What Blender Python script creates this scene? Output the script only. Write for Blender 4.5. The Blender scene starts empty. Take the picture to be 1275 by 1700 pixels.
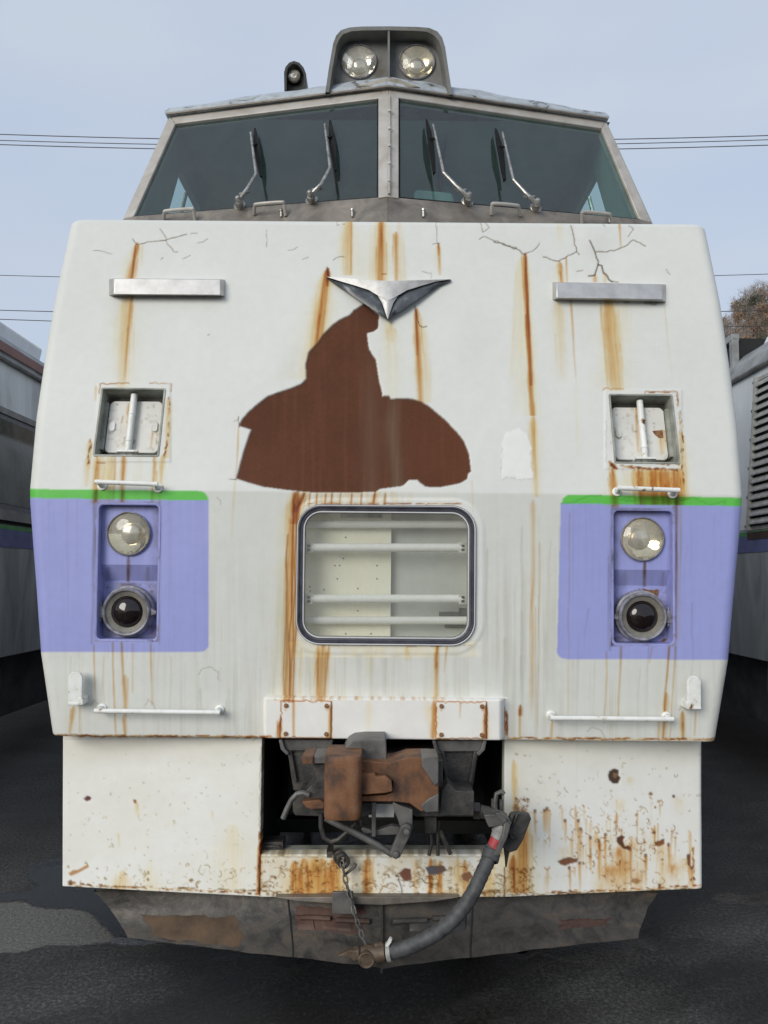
import bpy, bmesh, math, random
import numpy as np
from mathutils import Vector, Matrix
rng = np.random.default_rng(7)
random.seed(7)
sc = bpy.context.scene
COL = sc.collection

# ------------------------------------------------------------------ camera
F_PX, U0, V0, EYE = 1277.0, 637.5, 850.0, 1.55
PITCH, YAW, ROLL = math.radians(4.83), math.radians(0.11), math.radians(0.5)
CAM = Vector((0, 0, EYE))
FWD = Vector((-math.sin(YAW) * math.cos(PITCH), math.cos(YAW) * math.cos(PITCH), math.sin(PITCH)))
R0 = Vector((math.cos(YAW), math.sin(YAW), 0))
UP0 = R0.cross(FWD)
RGT = R0 * math.cos(ROLL) + UP0 * math.sin(ROLL)
UPV = UP0 * math.cos(ROLL) - R0 * math.sin(ROLL)
cam_d = bpy.data.cameras.new('camera')
cam_d.sensor_fit = 'VERTICAL'
cam_d.sensor_height = 36.0
cam_d.lens = 36.0 * F_PX / 1700.0
cam_d.clip_start = 0.05
cam_d.clip_end = 3000
cam = bpy.data.objects.new('camera', cam_d)
COL.objects.link(cam)
m3 = Matrix((RGT, UPV, -FWD)).transposed()
cam.matrix_world = Matrix.Translation(CAM) @ m3.to_4x4()
sc.camera = cam

# ------------------------------------------------------------------ world, sun, exposure
SUN_EL, SUN_AZ = math.radians(21), math.radians(-145)      # high, behind the camera and to its left
w = bpy.data.worlds.new('World'); sc.world = w; w.use_nodes = True
nt = w.node_tree; nt.nodes.clear()
out = nt.nodes.new('ShaderNodeOutputWorld')
bg = nt.nodes.new('ShaderNodeBackground')
sky = nt.nodes.new('ShaderNodeTexSky')
sky.sky_type = 'NISHITA'; sky.sun_disc = False
sky.sun_elevation = SUN_EL; sky.sun_rotation = SUN_AZ
sky.air_density = 1.0; sky.dust_density = 2.5; sky.ozone_density = 1.0
tc = nt.nodes.new('ShaderNodeTexCoord')
mp = nt.nodes.new('ShaderNodeMapping'); mp.inputs['Scale'].default_value = (1.0, 1.0, 3.2)
nz = nt.nodes.new('ShaderNodeTexNoise'); nz.inputs['Scale'].default_value = 2.3; nz.inputs['Detail'].default_value = 5
nz.inputs['Roughness'].default_value = 0.45
cr = nt.nodes.new('ShaderNodeValToRGB')
cr.color_ramp.elements[0].position = 0.30; cr.color_ramp.elements[0].color = (5.15, 6.1, 7.7, 1)
cr.color_ramp.elements[1].position = 0.72; cr.color_ramp.elements[1].color = (6.1, 6.75, 7.8, 1)
mx = nt.nodes.new('ShaderNodeMix'); mx.data_type = 'RGBA'; mx.inputs['Factor'].default_value = 0.86
nt.links.new(tc.outputs['Generated'], mp.inputs['Vector'])
nt.links.new(mp.outputs['Vector'], nz.inputs['Vector'])
nt.links.new(nz.outputs['Fac'], cr.inputs['Fac'])
nt.links.new(sky.outputs['Color'], mx.inputs[6])
nt.links.new(cr.outputs['Color'], mx.inputs[7])
nt.links.new(mx.outputs[2], bg.inputs['Color'])
bg.inputs['Strength'].default_value = 0.072
nt.links.new(bg.outputs['Background'], out.inputs['Surface'])

sd = bpy.data.lights.new('sun', 'SUN')
sd.energy = 1.5; sd.angle = math.radians(32); sd.color = (1.0, 0.955, 0.88)
so = bpy.data.objects.new('sun', sd); COL.objects.link(so)
sdir = Vector((math.sin(SUN_AZ) * math.cos(SUN_EL), math.cos(SUN_AZ) * math.cos(SUN_EL), math.sin(SUN_EL)))
so.rotation_euler = sdir.to_track_quat('Z', 'Y').to_euler()
so.location = (-6, -8, 12)
vs = sc.view_settings
sc.display_settings.display_device = 'sRGB'
vs.view_transform = 'Standard'; vs.look = 'None'; vs.gamma = 1.0; vs.use_curve_mapping = False
vs.exposure = 0.55

# ------------------------------------------------------------------ survey helpers: sight lines cut with real planes
def ray(u, v):
    return RGT * ((u - U0) / F_PX) - UPV * ((v - V0) / F_PX) + FWD
def at_y(u, v, y):
    d = ray(u, v); return CAM + d * (y / d.y)
def at_x(u, v, x, k=0.0, z0=0.0):
    d = ray(u, v)                                   # plane X = x + k (z - z0)
    t = (x + k * (CAM.z - z0) - CAM.x) / (d.x - k * d.z)
    return CAM + d * t
def at_z(u, v, z):
    d = ray(u, v); return CAM + d * ((z - CAM.z) / d.z)
def at_plane(u, v, p, n):
    d = ray(u, v); return CAM + d * ((p - CAM).dot(n) / d.dot(n))
A_R, A_U, A_F = np.array(RGT), np.array(UPV), np.array(FWD)
def project(P):
    q = P - np.array(CAM)
    zc = q @ A_F
    return U0 + F_PX * (q @ A_R) / zc, V0 - F_PX * (q @ A_U) / zc

# front of the railcar: two planes meeting at the waist
Y_W, Y_T, Y_B = 3.07, 3.35, 3.12
Z_W = at_y(640, 817, Y_W).z
Z_T = at_y(643, 365, Y_T).z
Z_B = at_y(636, 1227, Y_B).z
K_UP = (Y_T - Y_W) / (Z_T - Z_W)
K_LO = (Y_B - Y_W) / (Z_B - Z_W)
N_UP = Vector((0, -1, K_UP)).normalized(); N_LO = Vector((0, -1, K_LO)).normalized()
T_UP = Vector((0, K_UP, 1)).normalized(); T_LO = Vector((0, K_LO, 1)).normalized()
P_W = Vector((0, Y_W, Z_W))
XA = Vector((1, 0, 0))
class Fr:
    """a local frame: p origin, X right, T up along the surface, N outward"""
    def __init__(s, p, X, T, N): s.p, s.X, s.T, s.N = p, X, T, N
    def __call__(s, a, b, c=0.0): return s.p + s.X * a + s.T * b + s.N * c
def S(u, v, off=0.0):
    q = at_plane(u, v, P_W + N_UP * off, N_UP)
    if q.z >= Z_W: return q
    return at_plane(u, v, P_W + N_LO * off, N_LO)
def frame(u, v, off=0.0):
    q = S(u, v, off)
    return Fr(q, XA, T_UP, N_UP) if q.z >= Z_W else Fr(q, XA, T_LO, N_LO)
def rect(u0, v0, u1, v1, off=0.0):
    """frame at the middle of a rectangle on the front, with its width and height in metres"""
    fr = frame((u0 + u1) / 2, (v0 + v1) / 2, off)
    um, vm = (u0 + u1) / 2, (v0 + v1) / 2
    w_ = (S(u1, vm, off) - S(u0, vm, off)).length
    h_ = (S(um, v0, off) - S(um, v1, off)).length
    return fr, w_, h_

# ------------------------------------------------------------------ materials
def mat_new(name):
    m = bpy.data.materials.new(name); m.use_nodes = True
    n = m.node_tree; n.nodes.clear()
    o = n.nodes.new('ShaderNodeOutputMaterial'); b = n.nodes.new('ShaderNodeBsdfPrincipled')
    n.links.new(b.outputs['BSDF'], o.inputs['Surface'])
    return m, n, b, o
def ramp(n, fac, stops):
    r = n.nodes.new('ShaderNodeValToRGB')
    el = r.color_ramp.elements
    while len(el) < len(stops): el.new(0.5)
    for e, (p, c) in zip(el, stops):
        e.position = p; e.color = (c[0], c[1], c[2], 1)
    n.links.new(fac, r.inputs['Fac'])
    return r.outputs['Color']
def noise(n, scale, detail=4, rough=0.55, stretch=None, dist=0.0):
    t = n.nodes.new('ShaderNodeTexCoord')
    v = t.outputs['Object']
    if stretch:
        mpn = n.nodes.new('ShaderNodeMapping'); mpn.inputs['Scale'].default_value = stretch
        n.links.new(v, mpn.inputs['Vector']); v = mpn.outputs['Vector']
    z = n.nodes.new('ShaderNodeTexNoise')
    z.inputs['Scale'].default_value = scale; z.inputs['Detail'].default_value = detail
    z.inputs['Roughness'].default_value = rough; z.inputs['Distortion'].default_value = dist
    n.links.new(v, z.inputs['Vector'])
    return z.outputs['Fac']
def bump(n, b, h, strength=0.3, dist=0.002):
    bm_ = n.nodes.new('ShaderNodeBump'); bm_.inputs['Strength'].default_value = strength
    bm_.inputs['Distance'].default_value = dist
    n.links.new(h, bm_.inputs['Height']); n.links.new(bm_.outputs['Normal'], b.inputs['Normal'])
def M(name, stops, scale=8, detail=5, rough=0.5, metal=0.0, bscale=60, bstr=0.25, bdist=0.002, stretch=None, dist=0.0, spec=0.5, rvar=0.0):
    m, n, b, o = mat_new(name)
    f = noise(n, scale, detail, 0.6, stretch, dist)
    n.links.new(ramp(n, f, stops), b.inputs['Base Color'])
    b.inputs['Metallic'].default_value = metal
    b.inputs['Roughness'].default_value = rough
    b.inputs['Specular IOR Level'].default_value = spec
    if rvar:
        mr = n.nodes.new('ShaderNodeMapRange'); mr.inputs[3].default_value = rough - rvar; mr.inputs[4].default_value = rough + rvar
        mr.inputs[1].default_value = 0.3; mr.inputs[2].default_value = 0.7
        n.links.new(noise(n, scale * 2.3, 3), mr.inputs[0]); n.links.new(mr.outputs[0], b.inputs['Roughness'])
    if bstr: bump(n, b, noise(n, bscale, 5, 0.6), bstr, bdist)
    return m
def painted(name, rough=0.5, grain=0.05, bscale=220, bstr=0.06, spec=0.35):
    """paint whose colour (with its rust runs, painted shadow, flakes and dirt) is stored on the mesh"""
    m, n, b, o = mat_new(name)
    a = n.nodes.new('ShaderNodeAttribute'); a.attribute_name = 'Col'
    f = noise(n, 26, 6, 0.65)
    g = ramp(n, f, [(0.3, (1 - grain,) * 3), (0.7, (1, 1, 1))])
    mm = n.nodes.new('ShaderNodeMix'); mm.data_type = 'RGBA'; mm.blend_type = 'MULTIPLY'; mm.inputs['Factor'].default_value = 1
    n.links.new(a.outputs['Color'], mm.inputs[6]); n.links.new(g, mm.inputs[7])
    n.links.new(mm.outputs[2], b.inputs['Base Color'])
    r = n.nodes.new('ShaderNodeAttribute'); r.attribute_name = 'rough'
    n.links.new(r.outputs['Fac'], b.inputs['Roughness'])
    b.inputs['Specular IOR Level'].default_value = spec
    bump(n, b, noise(n, bscale, 3, 0.6), bstr, 0.002)
    return m
G = lambda v: (v, v, v)
m_paint = painted('weathered_white_paint')
m_steel = painted('bare_rusted_steel', bscale=300, bstr=0.3, spec=0.12)
m_white = M('chipped_white_paint', [(0.31, (0.10, 0.045, 0.02)), (0.345, (0.42, 0.30, 0.18)), (0.38, (0.68, 0.69, 0.64)), (0.6, (0.78, 0.79, 0.76))], 26, 6, 0.45, bscale=90, bstr=0.3)
m_whiteclean = M('grimy_white_paint', [(0.3, (0.42, 0.40, 0.34)), (0.5, (0.66, 0.665, 0.62)), (0.7, (0.74, 0.75, 0.72))], 9, 6, 0.5, bscale=90)
m_recess = M('grimy_grey_paint', [(0.3, (0.14, 0.145, 0.12)), (0.55, (0.30, 0.31, 0.27)), (0.75, (0.42, 0.43, 0.39))], 12, 6, 0.6)
m_hatch_dark = M('dark_hatch_back', [(0.3, (0.03, 0.028, 0.022)), (0.7, (0.11, 0.10, 0.08))], 20, 5, 0.8)  # near-black back, so the gap round the hatch door looks dark
m_purple = M('lavender_paint', [(0.28, (0.13, 0.12, 0.17)), (0.42, (0.255, 0.265, 0.52)), (0.7, (0.30, 0.33, 0.66))], 14, 7, 0.45, bscale=70, bstr=0.4)
m_purple_d = M('grimy_lavender_paint', [(0.3, (0.10, 0.085, 0.09)), (0.48, (0.23, 0.22, 0.34)), (0.7, (0.33, 0.34, 0.55))], 22, 8, 0.5, bscale=40, bstr=0.8, bdist=0.006)
m_lampring = M('worn_grey_lamp_casing', [(0.32, (0.10, 0.095, 0.095)), (0.5, (0.22, 0.22, 0.25)), (0.7, (0.33, 0.33, 0.38))], 30, 6, 0.4, bscale=120, bstr=0.3)
m_lampring_in = M('dusty_lamp_bezel', [(0.3, (0.13, 0.12, 0.10)), (0.7, (0.22, 0.21, 0.185))], 30, 5, 0.6)
m_chrome = M('dulled_stainless', [(0.3, (0.46, 0.45, 0.43)), (0.6, (0.58, 0.57, 0.55))], 14, 6, 0.46, 0.8, bscale=25, bstr=0.12, rvar=0.08)
m_frame = M('stained_window_frame', [(0.22, (0.22, 0.18, 0.135)), (0.36, (0.36, 0.33, 0.285)), (0.55, (0.45, 0.425, 0.385)), (0.75, (0.53, 0.51, 0.475))], 7, 9, 0.5, 0.25, bscale=70, bstr=0.25, dist=0.5)
m_frame_d = M('dirty_sill_metal', [(0.25, (0.09, 0.078, 0.065)), (0.5, (0.185, 0.165, 0.14)), (0.75, (0.30, 0.265, 0.22))], 9, 10, 0.5, 0.3, bscale=70, bstr=0.3, dist=0.6)
m_wiper = M('worn_wiper_steel', [(0.3, (0.18, 0.16, 0.13)), (0.6, (0.46, 0.45, 0.42))], 40, 5, 0.38, 0.7, bscale=120)
m_rubber = M('black_rubber', [(0.3, G(0.006)), (0.7, G(0.014))], 30, 4, 0.7, bscale=160, spec=.2)
m_gasket = M('window_gasket', [(0.3, (0.03, 0.03, 0.04)), (0.7, (0.075, 0.078, 0.095))], 20, 4, 0.4, bscale=120)
m_roof = M('grey_roof_paint', [(0.36, (0.10, 0.09, 0.085)), (0.41, (0.30, 0.33, 0.35)), (0.6, (0.40, 0.44, 0.47))], 10, 8, 0.55, bscale=40, bstr=0.5, dist=1.2)
m_hood = M('dirty_grey_hood_paint', [(0.30, (0.085, 0.078, 0.058)), (0.45, (0.135, 0.135, 0.125)), (0.7, (0.18, 0.183, 0.176))], 9, 6, 0.6, bscale=60)
m_fairing = M('dirty_beige_fairing', [(0.3, (0.17, 0.15, 0.11)), (0.7, (0.40, 0.38, 0.32))], 12, 6, 0.6)
m_black = M('black_hooter_paint', [(0.3, G(0.008)), (0.7, G(0.02))], 10, 4, 0.4)
m_emb = M('emblem_metal', [(0.3, (0.42, 0.415, 0.40)), (0.6, (0.58, 0.575, 0.56))], 30, 6, 0.5, 0.45, bscale=60, bstr=0.15)
m_embd = M('dark_emblem_enamel', [(0.3, (0.035, 0.04, 0.045)), (0.55, (0.075, 0.085, 0.095)), (0.7, (0.15, 0.17, 0.18))], 18, 7, 0.35, bscale=60)
m_rust = M('rusted_casting', [(0.30, (0.035, 0.024, 0.018)), (0.42, (0.085, 0.043, 0.024)), (0.52, (0.155, 0.068, 0.030)), (0.61, (0.19, 0.088, 0.040)), (0.74, (0.19, 0.125, 0.085))], 13, 13, 0.62, 0.1, bscale=140, bstr=0.7, stretch=(1, 1, 0.75))
m_iron = M('greasy_iron', [(0.28, (0.018, 0.017, 0.016)), (0.5, (0.055, 0.053, 0.05)), (0.68, (0.10, 0.088, 0.075)), (0.8, (0.16, 0.10, 0.06))], 14, 8, 0.5, 0.3, bscale=60, bstr=0.6, bdist=0.004)
m_iron_l = M('worn_grey_casting', [(0.28, (0.05, 0.047, 0.043)), (0.5, (0.12, 0.118, 0.113)), (0.72, (0.18, 0.165, 0.15))], 12, 8, 0.5, 0.3, bscale=60, bstr=0.5)
m_plow = M('grimy_plough_steel', [(0.30, (0.016, 0.014, 0.012)), (0.42, (0.037, 0.033, 0.028)), (0.52, (0.056, 0.050, 0.043)), (0.62, (0.070, 0.058, 0.046)), (0.73, (0.11, 0.08, 0.052))], 11, 12, 0.55, 0.1, bscale=45, bstr=0.8, bdist=0.004, stretch=(1, 1, 1.5), dist=0.9, rvar=0.1)
m_mud = M('dried_rust_mud', [(0.3, (0.05, 0.032, 0.019)), (0.7, (0.11, 0.07, 0.04))], 12, 7, 0.85, bscale=70, bstr=0.7)
m_plow_r = M('rusty_plough_steel', [(0.3, (0.035, 0.021, 0.016)), (0.55, (0.075, 0.036, 0.025)), (0.75, (0.10, 0.062, 0.042))], 12, 8, 0.65, 0.1, bscale=60, bstr=0.5)
m_hose = M('ribbed_hose_rubber', [(0.3, (0.03, 0.032, 0.034)), (0.7, (0.085, 0.088, 0.09))], 30, 6, 0.6, bscale=200, bstr=0.4)
m_hosegrey = M('pale_hose_clamp', [(0.3, (0.18, 0.18, 0.17)), (0.7, (0.34, 0.34, 0.33))], 30, 4, 0.5)
m_brown = M('brown_hose_metal', [(0.3, (0.045, 0.03, 0.02)), (0.55, (0.11, 0.078, 0.052)), (0.75, (0.17, 0.135, 0.10))], 30, 7, 0.6, 0.2, bscale=80, bstr=0.5)
m_red = M('faded_red_band', [(0.3, (0.22, 0.025, 0.03)), (0.7, (0.48, 0.06, 0.07))], 40, 4, 0.5)
m_dark = M('sooty_underframe', [(0.3, G(0.006)), (0.7, G(0.02))], 6, 4, 0.8)
m_tube = M('fluorescent_tube_glass', [(0.3, (0.82, 0.83, 0.80)), (0.7, (0.87, 0.88, 0.86))], 20, 2, 0.18, bstr=0)
m_cream = M('cream_box_lining', [(0.3, (0.84, 0.80, 0.65)), (0.7, (0.88, 0.86, 0.74))], 5, 5, 0.6)
m_boxgrey = M('grey_box_lining', [(0.3, (0.44, 0.46, 0.44)), (0.7, (0.54, 0.56, 0.54))], 5, 5, 0.6)
m_rail = M('polished_bar', [(0.3, G(0.80)), (0.7, G(0.90))], 6, 3, 0.3, 0.5, bstr=0)
m_bar = M('white_enamel_bar', [(0.3, (0.74, 0.74, 0.71)), (0.7, (0.84, 0.84, 0.82))], 6, 3, 0.22, 0.0, bstr=0)
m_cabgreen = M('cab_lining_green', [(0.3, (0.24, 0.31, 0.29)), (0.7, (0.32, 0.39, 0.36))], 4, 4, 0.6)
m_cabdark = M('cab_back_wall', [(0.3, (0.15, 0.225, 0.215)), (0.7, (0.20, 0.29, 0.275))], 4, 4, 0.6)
m_rustedge = M('rust_bolt', [(0.3, (0.09, 0.035, 0.015)), (0.7, (0.30, 0.15, 0.06))], 60, 5, 0.8, bscale=150)
m_wire = M('cable_sheath', [(0.3, G(0.05)), (0.7, G(0.09))], 3, 2, 0.6)
m_bulb = M('bulb_shield', [(0.3, (0.42, 0.40, 0.36)), (0.7, (0.66, 0.64, 0.58))], 40, 4, 0.18, 0.9, bscale=40, bstr=0.2)
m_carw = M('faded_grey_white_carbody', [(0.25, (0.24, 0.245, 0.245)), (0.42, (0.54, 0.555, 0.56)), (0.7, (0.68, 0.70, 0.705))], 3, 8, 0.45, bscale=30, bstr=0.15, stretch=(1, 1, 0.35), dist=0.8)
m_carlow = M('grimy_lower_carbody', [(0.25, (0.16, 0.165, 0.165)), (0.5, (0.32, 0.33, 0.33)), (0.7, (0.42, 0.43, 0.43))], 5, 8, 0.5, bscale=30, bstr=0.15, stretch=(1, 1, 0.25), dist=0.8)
m_carroof = M('weathered_roof_paint', [(0.3, (0.14, 0.14, 0.135)), (0.6, (0.30, 0.31, 0.31))], 5, 7, 0.6, bscale=30)
m_carred = M('faded_red_roof_edge', [(0.3, (0.16, 0.075, 0.065)), (0.7, (0.27, 0.13, 0.11))], 5, 7, 0.6)
m_carpurple = M('faded_lavender_band', [(0.3, (0.085, 0.09, 0.20)), (0.7, (0.16, 0.17, 0.36))], 6, 6, 0.5)
m_cargreen = M('faded_green_band', [(0.3, (0.055, 0.20, 0.065)), (0.7, (0.10, 0.36, 0.10))], 6, 6, 0.5)
m_winframe = M('brown_window_rail', [(0.3, (0.09, 0.085, 0.078)), (0.7, (0.20, 0.19, 0.175))], 8, 6, 0.5)
m_slat = M('dusty_louvre_paint', [(0.3, (0.24, 0.235, 0.215)), (0.7, (0.46, 0.46, 0.43))], 20, 6, 0.55)
m_equip = M('dark_equipment_box', [(0.3, (0.03, 0.031, 0.033)), (0.7, (0.085, 0.088, 0.092))], 6, 6, 0.6)

def glass(name, tint, refl=1.0, rough=0.02, dirt_or_gleam=0.0, dcol=(0.30, 0.31, 0.29)):
    m, n, b, o = mat_new(name)
    n.nodes.remove(b)
    t = n.nodes.new('ShaderNodeBsdfTransparent'); t.inputs['Color'].default_value = (*tint, 1)
    g = n.nodes.new('ShaderNodeBsdfGlossy'); g.inputs['Roughness'].default_value = rough
    lw = n.nodes.new('ShaderNodeLayerWeight'); lw.inputs['Blend'].default_value = 0.5      # Schlick, same from both sides of the pane
    pw = n.nodes.new('ShaderNodeMath'); pw.operation = 'POWER'; pw.inputs[1].default_value = 5
    mu = n.nodes.new('ShaderNodeMath'); mu.operation = 'MULTIPLY_ADD'; mu.inputs[1].default_value = 0.92; mu.inputs[2].default_value = 0.042 * refl; mu.use_clamp = True
    mxs = n.nodes.new('ShaderNodeMixShader')
    n.links.new(lw.outputs['Facing'], pw.inputs[0]); n.links.new(pw.outputs[0], mu.inputs[0]); n.links.new(mu.outputs[0], mxs.inputs[0])
    n.links.new(t.outputs[0], mxs.inputs[1]); n.links.new(g.outputs[0], mxs.inputs[2])
    last = mxs.outputs[0]
    if dirt_or_gleam:  # diffuse film: dirt on panes, painted brightness on the lamp lenses
        d = n.nodes.new('ShaderNodeBsdfDiffuse'); d.inputs['Color'].default_value = (*dcol, 1)
        f = noise(n, 7, 8, 0.65, (1, 1, 0.45), 0.7)
        mr = n.nodes.new('ShaderNodeMapRange'); mr.inputs[1].default_value = 0.35; mr.inputs[2].default_value = 0.8
        mr.inputs[3].default_value = dirt_or_gleam * 0.35; mr.inputs[4].default_value = dirt_or_gleam
        n.links.new(f, mr.inputs[0])
        m2 = n.nodes.new('ShaderNodeMixShader'); n.links.new(mr.outputs[0], m2.inputs[0])
        n.links.new(last, m2.inputs[1]); n.links.new(d.outputs[0], m2.inputs[2]); last = m2.outputs[0]
    n.links.new(last, o.inputs['Surface'])
    return m
m_wind = glass('tinted_windscreen_glass', (0.53, 0.73, 0.71), 2.4, 0.02, 0.08)
m_clear = glass('clear_window_glass', (0.93, 0.95, 0.93), 1.2, 0.02, 0.05)
m_hazy = glass('hazy_display_glass', (0.90, 0.92, 0.90), 1.6, 0.04, 0.26, (0.60, 0.58, 0.50))
m_lens = glass('headlight_glass', (0.94, 0.93, 0.88), 1.6, 0.05, 0.42, (0.80, 0.77, 0.66))  # pale cream film brightens the lens in place of reflected light
m_sideglass = glass('dark_side_glass', (0.10, 0.11, 0.12), 2.6, 0.06, 0.42)
def mirror(name, col):
    m, n, b, o = mat_new(name)
    n.links.new(ramp(n, noise(n, 22, 5, 0.6), [(0.3, tuple(c * 0.82 for c in col)), (0.55, col)]), b.inputs['Base Color'])
    b.inputs['Metallic'].default_value = 1; b.inputs['Roughness'].default_value = 0.10
    bump(n, b, noise(n, 26, 2, 0.5), 0.35, 0.008)
    return m
m_mirror = mirror('silvered_reflector', (0.93, 0.92, 0.88))
m_mirror_y = mirror('yellowed_reflector', (0.92, 0.84, 0.62))
m_tail, _n, _b, _o = mat_new('dark_red_tail_lens')
_b.inputs['Base Color'].default_value = (0.008, 0.0035, 0.0035, 1); _b.inputs['Roughness'].default_value = 0.06
_b.inputs['Coat Weight'].default_value = 0.3

# ------------------------------------------------------------------ mesh builder
class MB:
    def __init__(s): s.v, s.f = [], []
    def add(s, vs_, fs):
        o = len(s.v); s.v += [Vector(q) for q in vs_]; s.f += [tuple(i + o for i in f) for f in fs]; return s
    def quad(s, a, b, c, d): return s.add([a, b, c, d], [(0, 1, 2, 3)])
    def poly(s, pts): return s.add(pts, [tuple(range(len(pts)))])
    def obox(s, c, ax, ay, az):
        P = [c + ax * i + ay * j + az * k for k in (-1, 1) for j in (-1, 1) for i in (-1, 1)]
        return s.add(P, [(0, 2, 3, 1), (4, 5, 7, 6), (0, 1, 5, 4), (2, 6, 7, 3), (0, 4, 6, 2), (1, 3, 7, 5)])
    def box(s, lo, hi):
        lo, hi = Vector(lo), Vector(hi); c = (lo + hi) / 2; h = (hi - lo) / 2
        return s.obox(c, Vector((h.x, 0, 0)), Vector((0, h.y, 0)), Vector((0, 0, h.z)))
    def prism(s, pts, d, inset=None):
        n = len(pts); d = Vector(d)
        back = [Vector(q) + d for q in pts]
        fs = [tuple(range(n)), tuple(range(2 * n - 1, n - 1, -1))]
        fs += [(i, i + n, (i + 1) % n + n, (i + 1) % n) for i in range(n)]
        return s.add(list(pts) + back, fs)
    def loft(s, loops, closed=True, cap0=False, cap1=False):
        n = len(loops[0]); vs_ = [q for l in loops for q in l]; fs = []
        for k in range(len(loops) - 1):
            for i in range(n if closed else n - 1):
                j = (i + 1) % n
                fs.append((k * n + i, k * n + j, (k + 1) * n + j, (k + 1) * n + i))
        if cap0: fs.append(tuple(range(n - 1, -1, -1)))
        if cap1: fs.append(tuple(range((len(loops) - 1) * n, len(loops) * n)))
        return s.add(vs_, fs)
    def tube(s, path, r, n=10, caps=True):
        path = [Vector(q) for q in path]; loops = []
        t0 = (path[1] - path[0]).normalized()
        a = t0.orthogonal().normalized()
        for i, q in enumerate(path):
            t = (path[min(i + 1, len(path) - 1)] - path[max(i - 1, 0)]).normalized()
            a = (a - t * a.dot(t)).normalized(); b = t.cross(a)
            rr = r[i] if isinstance(r, (list, tuple)) else r
            loops.append([q + (a * math.cos(2 * math.pi * k / n) + b * math.sin(2 * math.pi * k / n)) * rr for k in range(n)])
        return s.loft(loops, True, caps, caps)
    def lathe(s, c, axis, prof, n=32, cap0=False, cap1=False):
        axis = Vector(axis).normalized(); a = axis.orthogonal().normalized(); b = axis.cross(a)
        loops = [[c + axis * h + (a * math.cos(2 * math.pi * k / n) + b * math.sin(2 * math.pi * k / n)) * max(r, 1e-5) for k in range(n)] for r, h in prof]
        return s.loft(loops, True, cap0, cap1)
    def torus(s, c, e1, e2, R1, R2, r, n=12, k=6):
        nn = e1.cross(e2).normalized(); loops = []
        for i in range(n):
            t = 2 * math.pi * i / n; d = e1 * (R1 * math.cos(t)) + e2 * (R2 * math.sin(t)); o_ = d.normalized()
            loops.append([c + d + (o_ * math.cos(2 * math.pi * j / k) + nn * math.sin(2 * math.pi * j / k)) * r for j in range(k)])
        return s.loft(loops + [loops[0]], True)
    def mesh(s, name, mat, origin=Vector((0, 0, 0)), smooth=True, angle=35):
        me = bpy.data.meshes.new(name)
        me.from_pydata([tuple(q - origin) for q in s.v], [], s.f)
        bm_ = bmesh.new(); bm_.from_mesh(me)
        bmesh.ops.remove_doubles(bm_, verts=bm_.verts, dist=1e-6)
        bmesh.ops.recalc_face_normals(bm_, faces=bm_.faces)
        bm_.to_mesh(me); bm_.free()
        me.materials.append(mat)
        if smooth:
            me.polygons.foreach_set('use_smooth', [True] * len(me.polygons))
            me.set_sharp_from_angle(angle=math.radians(angle))
        return me
def link(o, parent=None):
    COL.objects.link(o)
    if parent is not None: o.parent = parent
    return o
def wloc(o):
    q = Vector((0, 0, 0))
    while o is not None: q += o.location; o = o.parent
    return q
def part(name, mb, mat, parent, label=None, bevel=0.0, smooth=True, angle=35):
    o = bpy.data.objects.new(name, mb.mesh(name, mat, wloc(parent), smooth, angle))
    link(o, parent)
    if label: o['label'] = label
    if bevel:
        b = o.modifiers.new('bevel', 'BEVEL'); b.width = bevel; b.segments = 2; b.limit_method = 'ANGLE'; b.angle_limit = math.radians(40)
        b.harden_normals = False
    return o
def thing(name, label, cat, loc, group=None):
    o = bpy.data.objects.new(name, None); o.location = loc; o.empty_display_size = 0.3
    o['label'] = label; o['category'] = cat
    if group: o['group'] = group
    return link(o)
def copy_of(mesh_ob, loc, parent, rot=None):
    c = mesh_ob.copy(); link(c, parent); c.location = Vector(loc) - wloc(parent)
    if rot is not None: c.rotation_euler = rot
    return c
def rr_loop(w_, h_, r, n=6):
    pts = []
    for cx, cy, a0 in ((w_ / 2 - r, h_ / 2 - r, 0), (-w_ / 2 + r, h_ / 2 - r, 90), (-w_ / 2 + r, -h_ / 2 + r, 180), (w_ / 2 - r, -h_ / 2 + r, 270)):
        for k in range(n + 1):
            a = math.radians(a0 + 90 * k / n); pts.append((cx + r * math.cos(a), cy + r * math.sin(a)))
    return pts
def L3(fr, pts, c=0.0): return [fr(a, b, c) for a, b in pts]

# ------------------------------------------------------------------ the survey sheet of paint, rust, painted shadow and dirt on the front
H_, W_ = 1700, 1275
colr = np.ones((H_, W_, 3), np.float32); rgh = np.full((H_, W_), 0.5, np.float32); hgt = np.zeros((H_, W_), np.float32)
UU, VV = np.meshgrid(np.arange(W_, dtype=np.float32), np.arange(H_, dtype=np.float32))
def vnoise(shape, cell, seed=0):
    r = np.random.default_rng(seed)
    cy, cx = cell
    gy, gx = int(shape[0] / cy) + 3, int(shape[1] / cx) + 3
    g = r.random((gy, gx)).astype(np.float32)
    y = np.arange(shape[0]) / cy; x = np.arange(shape[1]) / cx
    y0, x0 = y.astype(int), x.astype(int)
    fy = (y - y0); fx = (x - x0)
    fy = (fy * fy * (3 - 2 * fy))[:, None].astype(np.float32); fx = (fx * fx * (3 - 2 * fx))[None].astype(np.float32)
    a = g[y0][:, x0]; b = g[y0][:, x0 + 1]; c = g[y0 + 1][:, x0]; d = g[y0 + 1][:, x0 + 1]
    return (a * (1 - fx) + b * fx) * (1 - fy) + (c * (1 - fx) + d * fx) * fy
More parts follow.
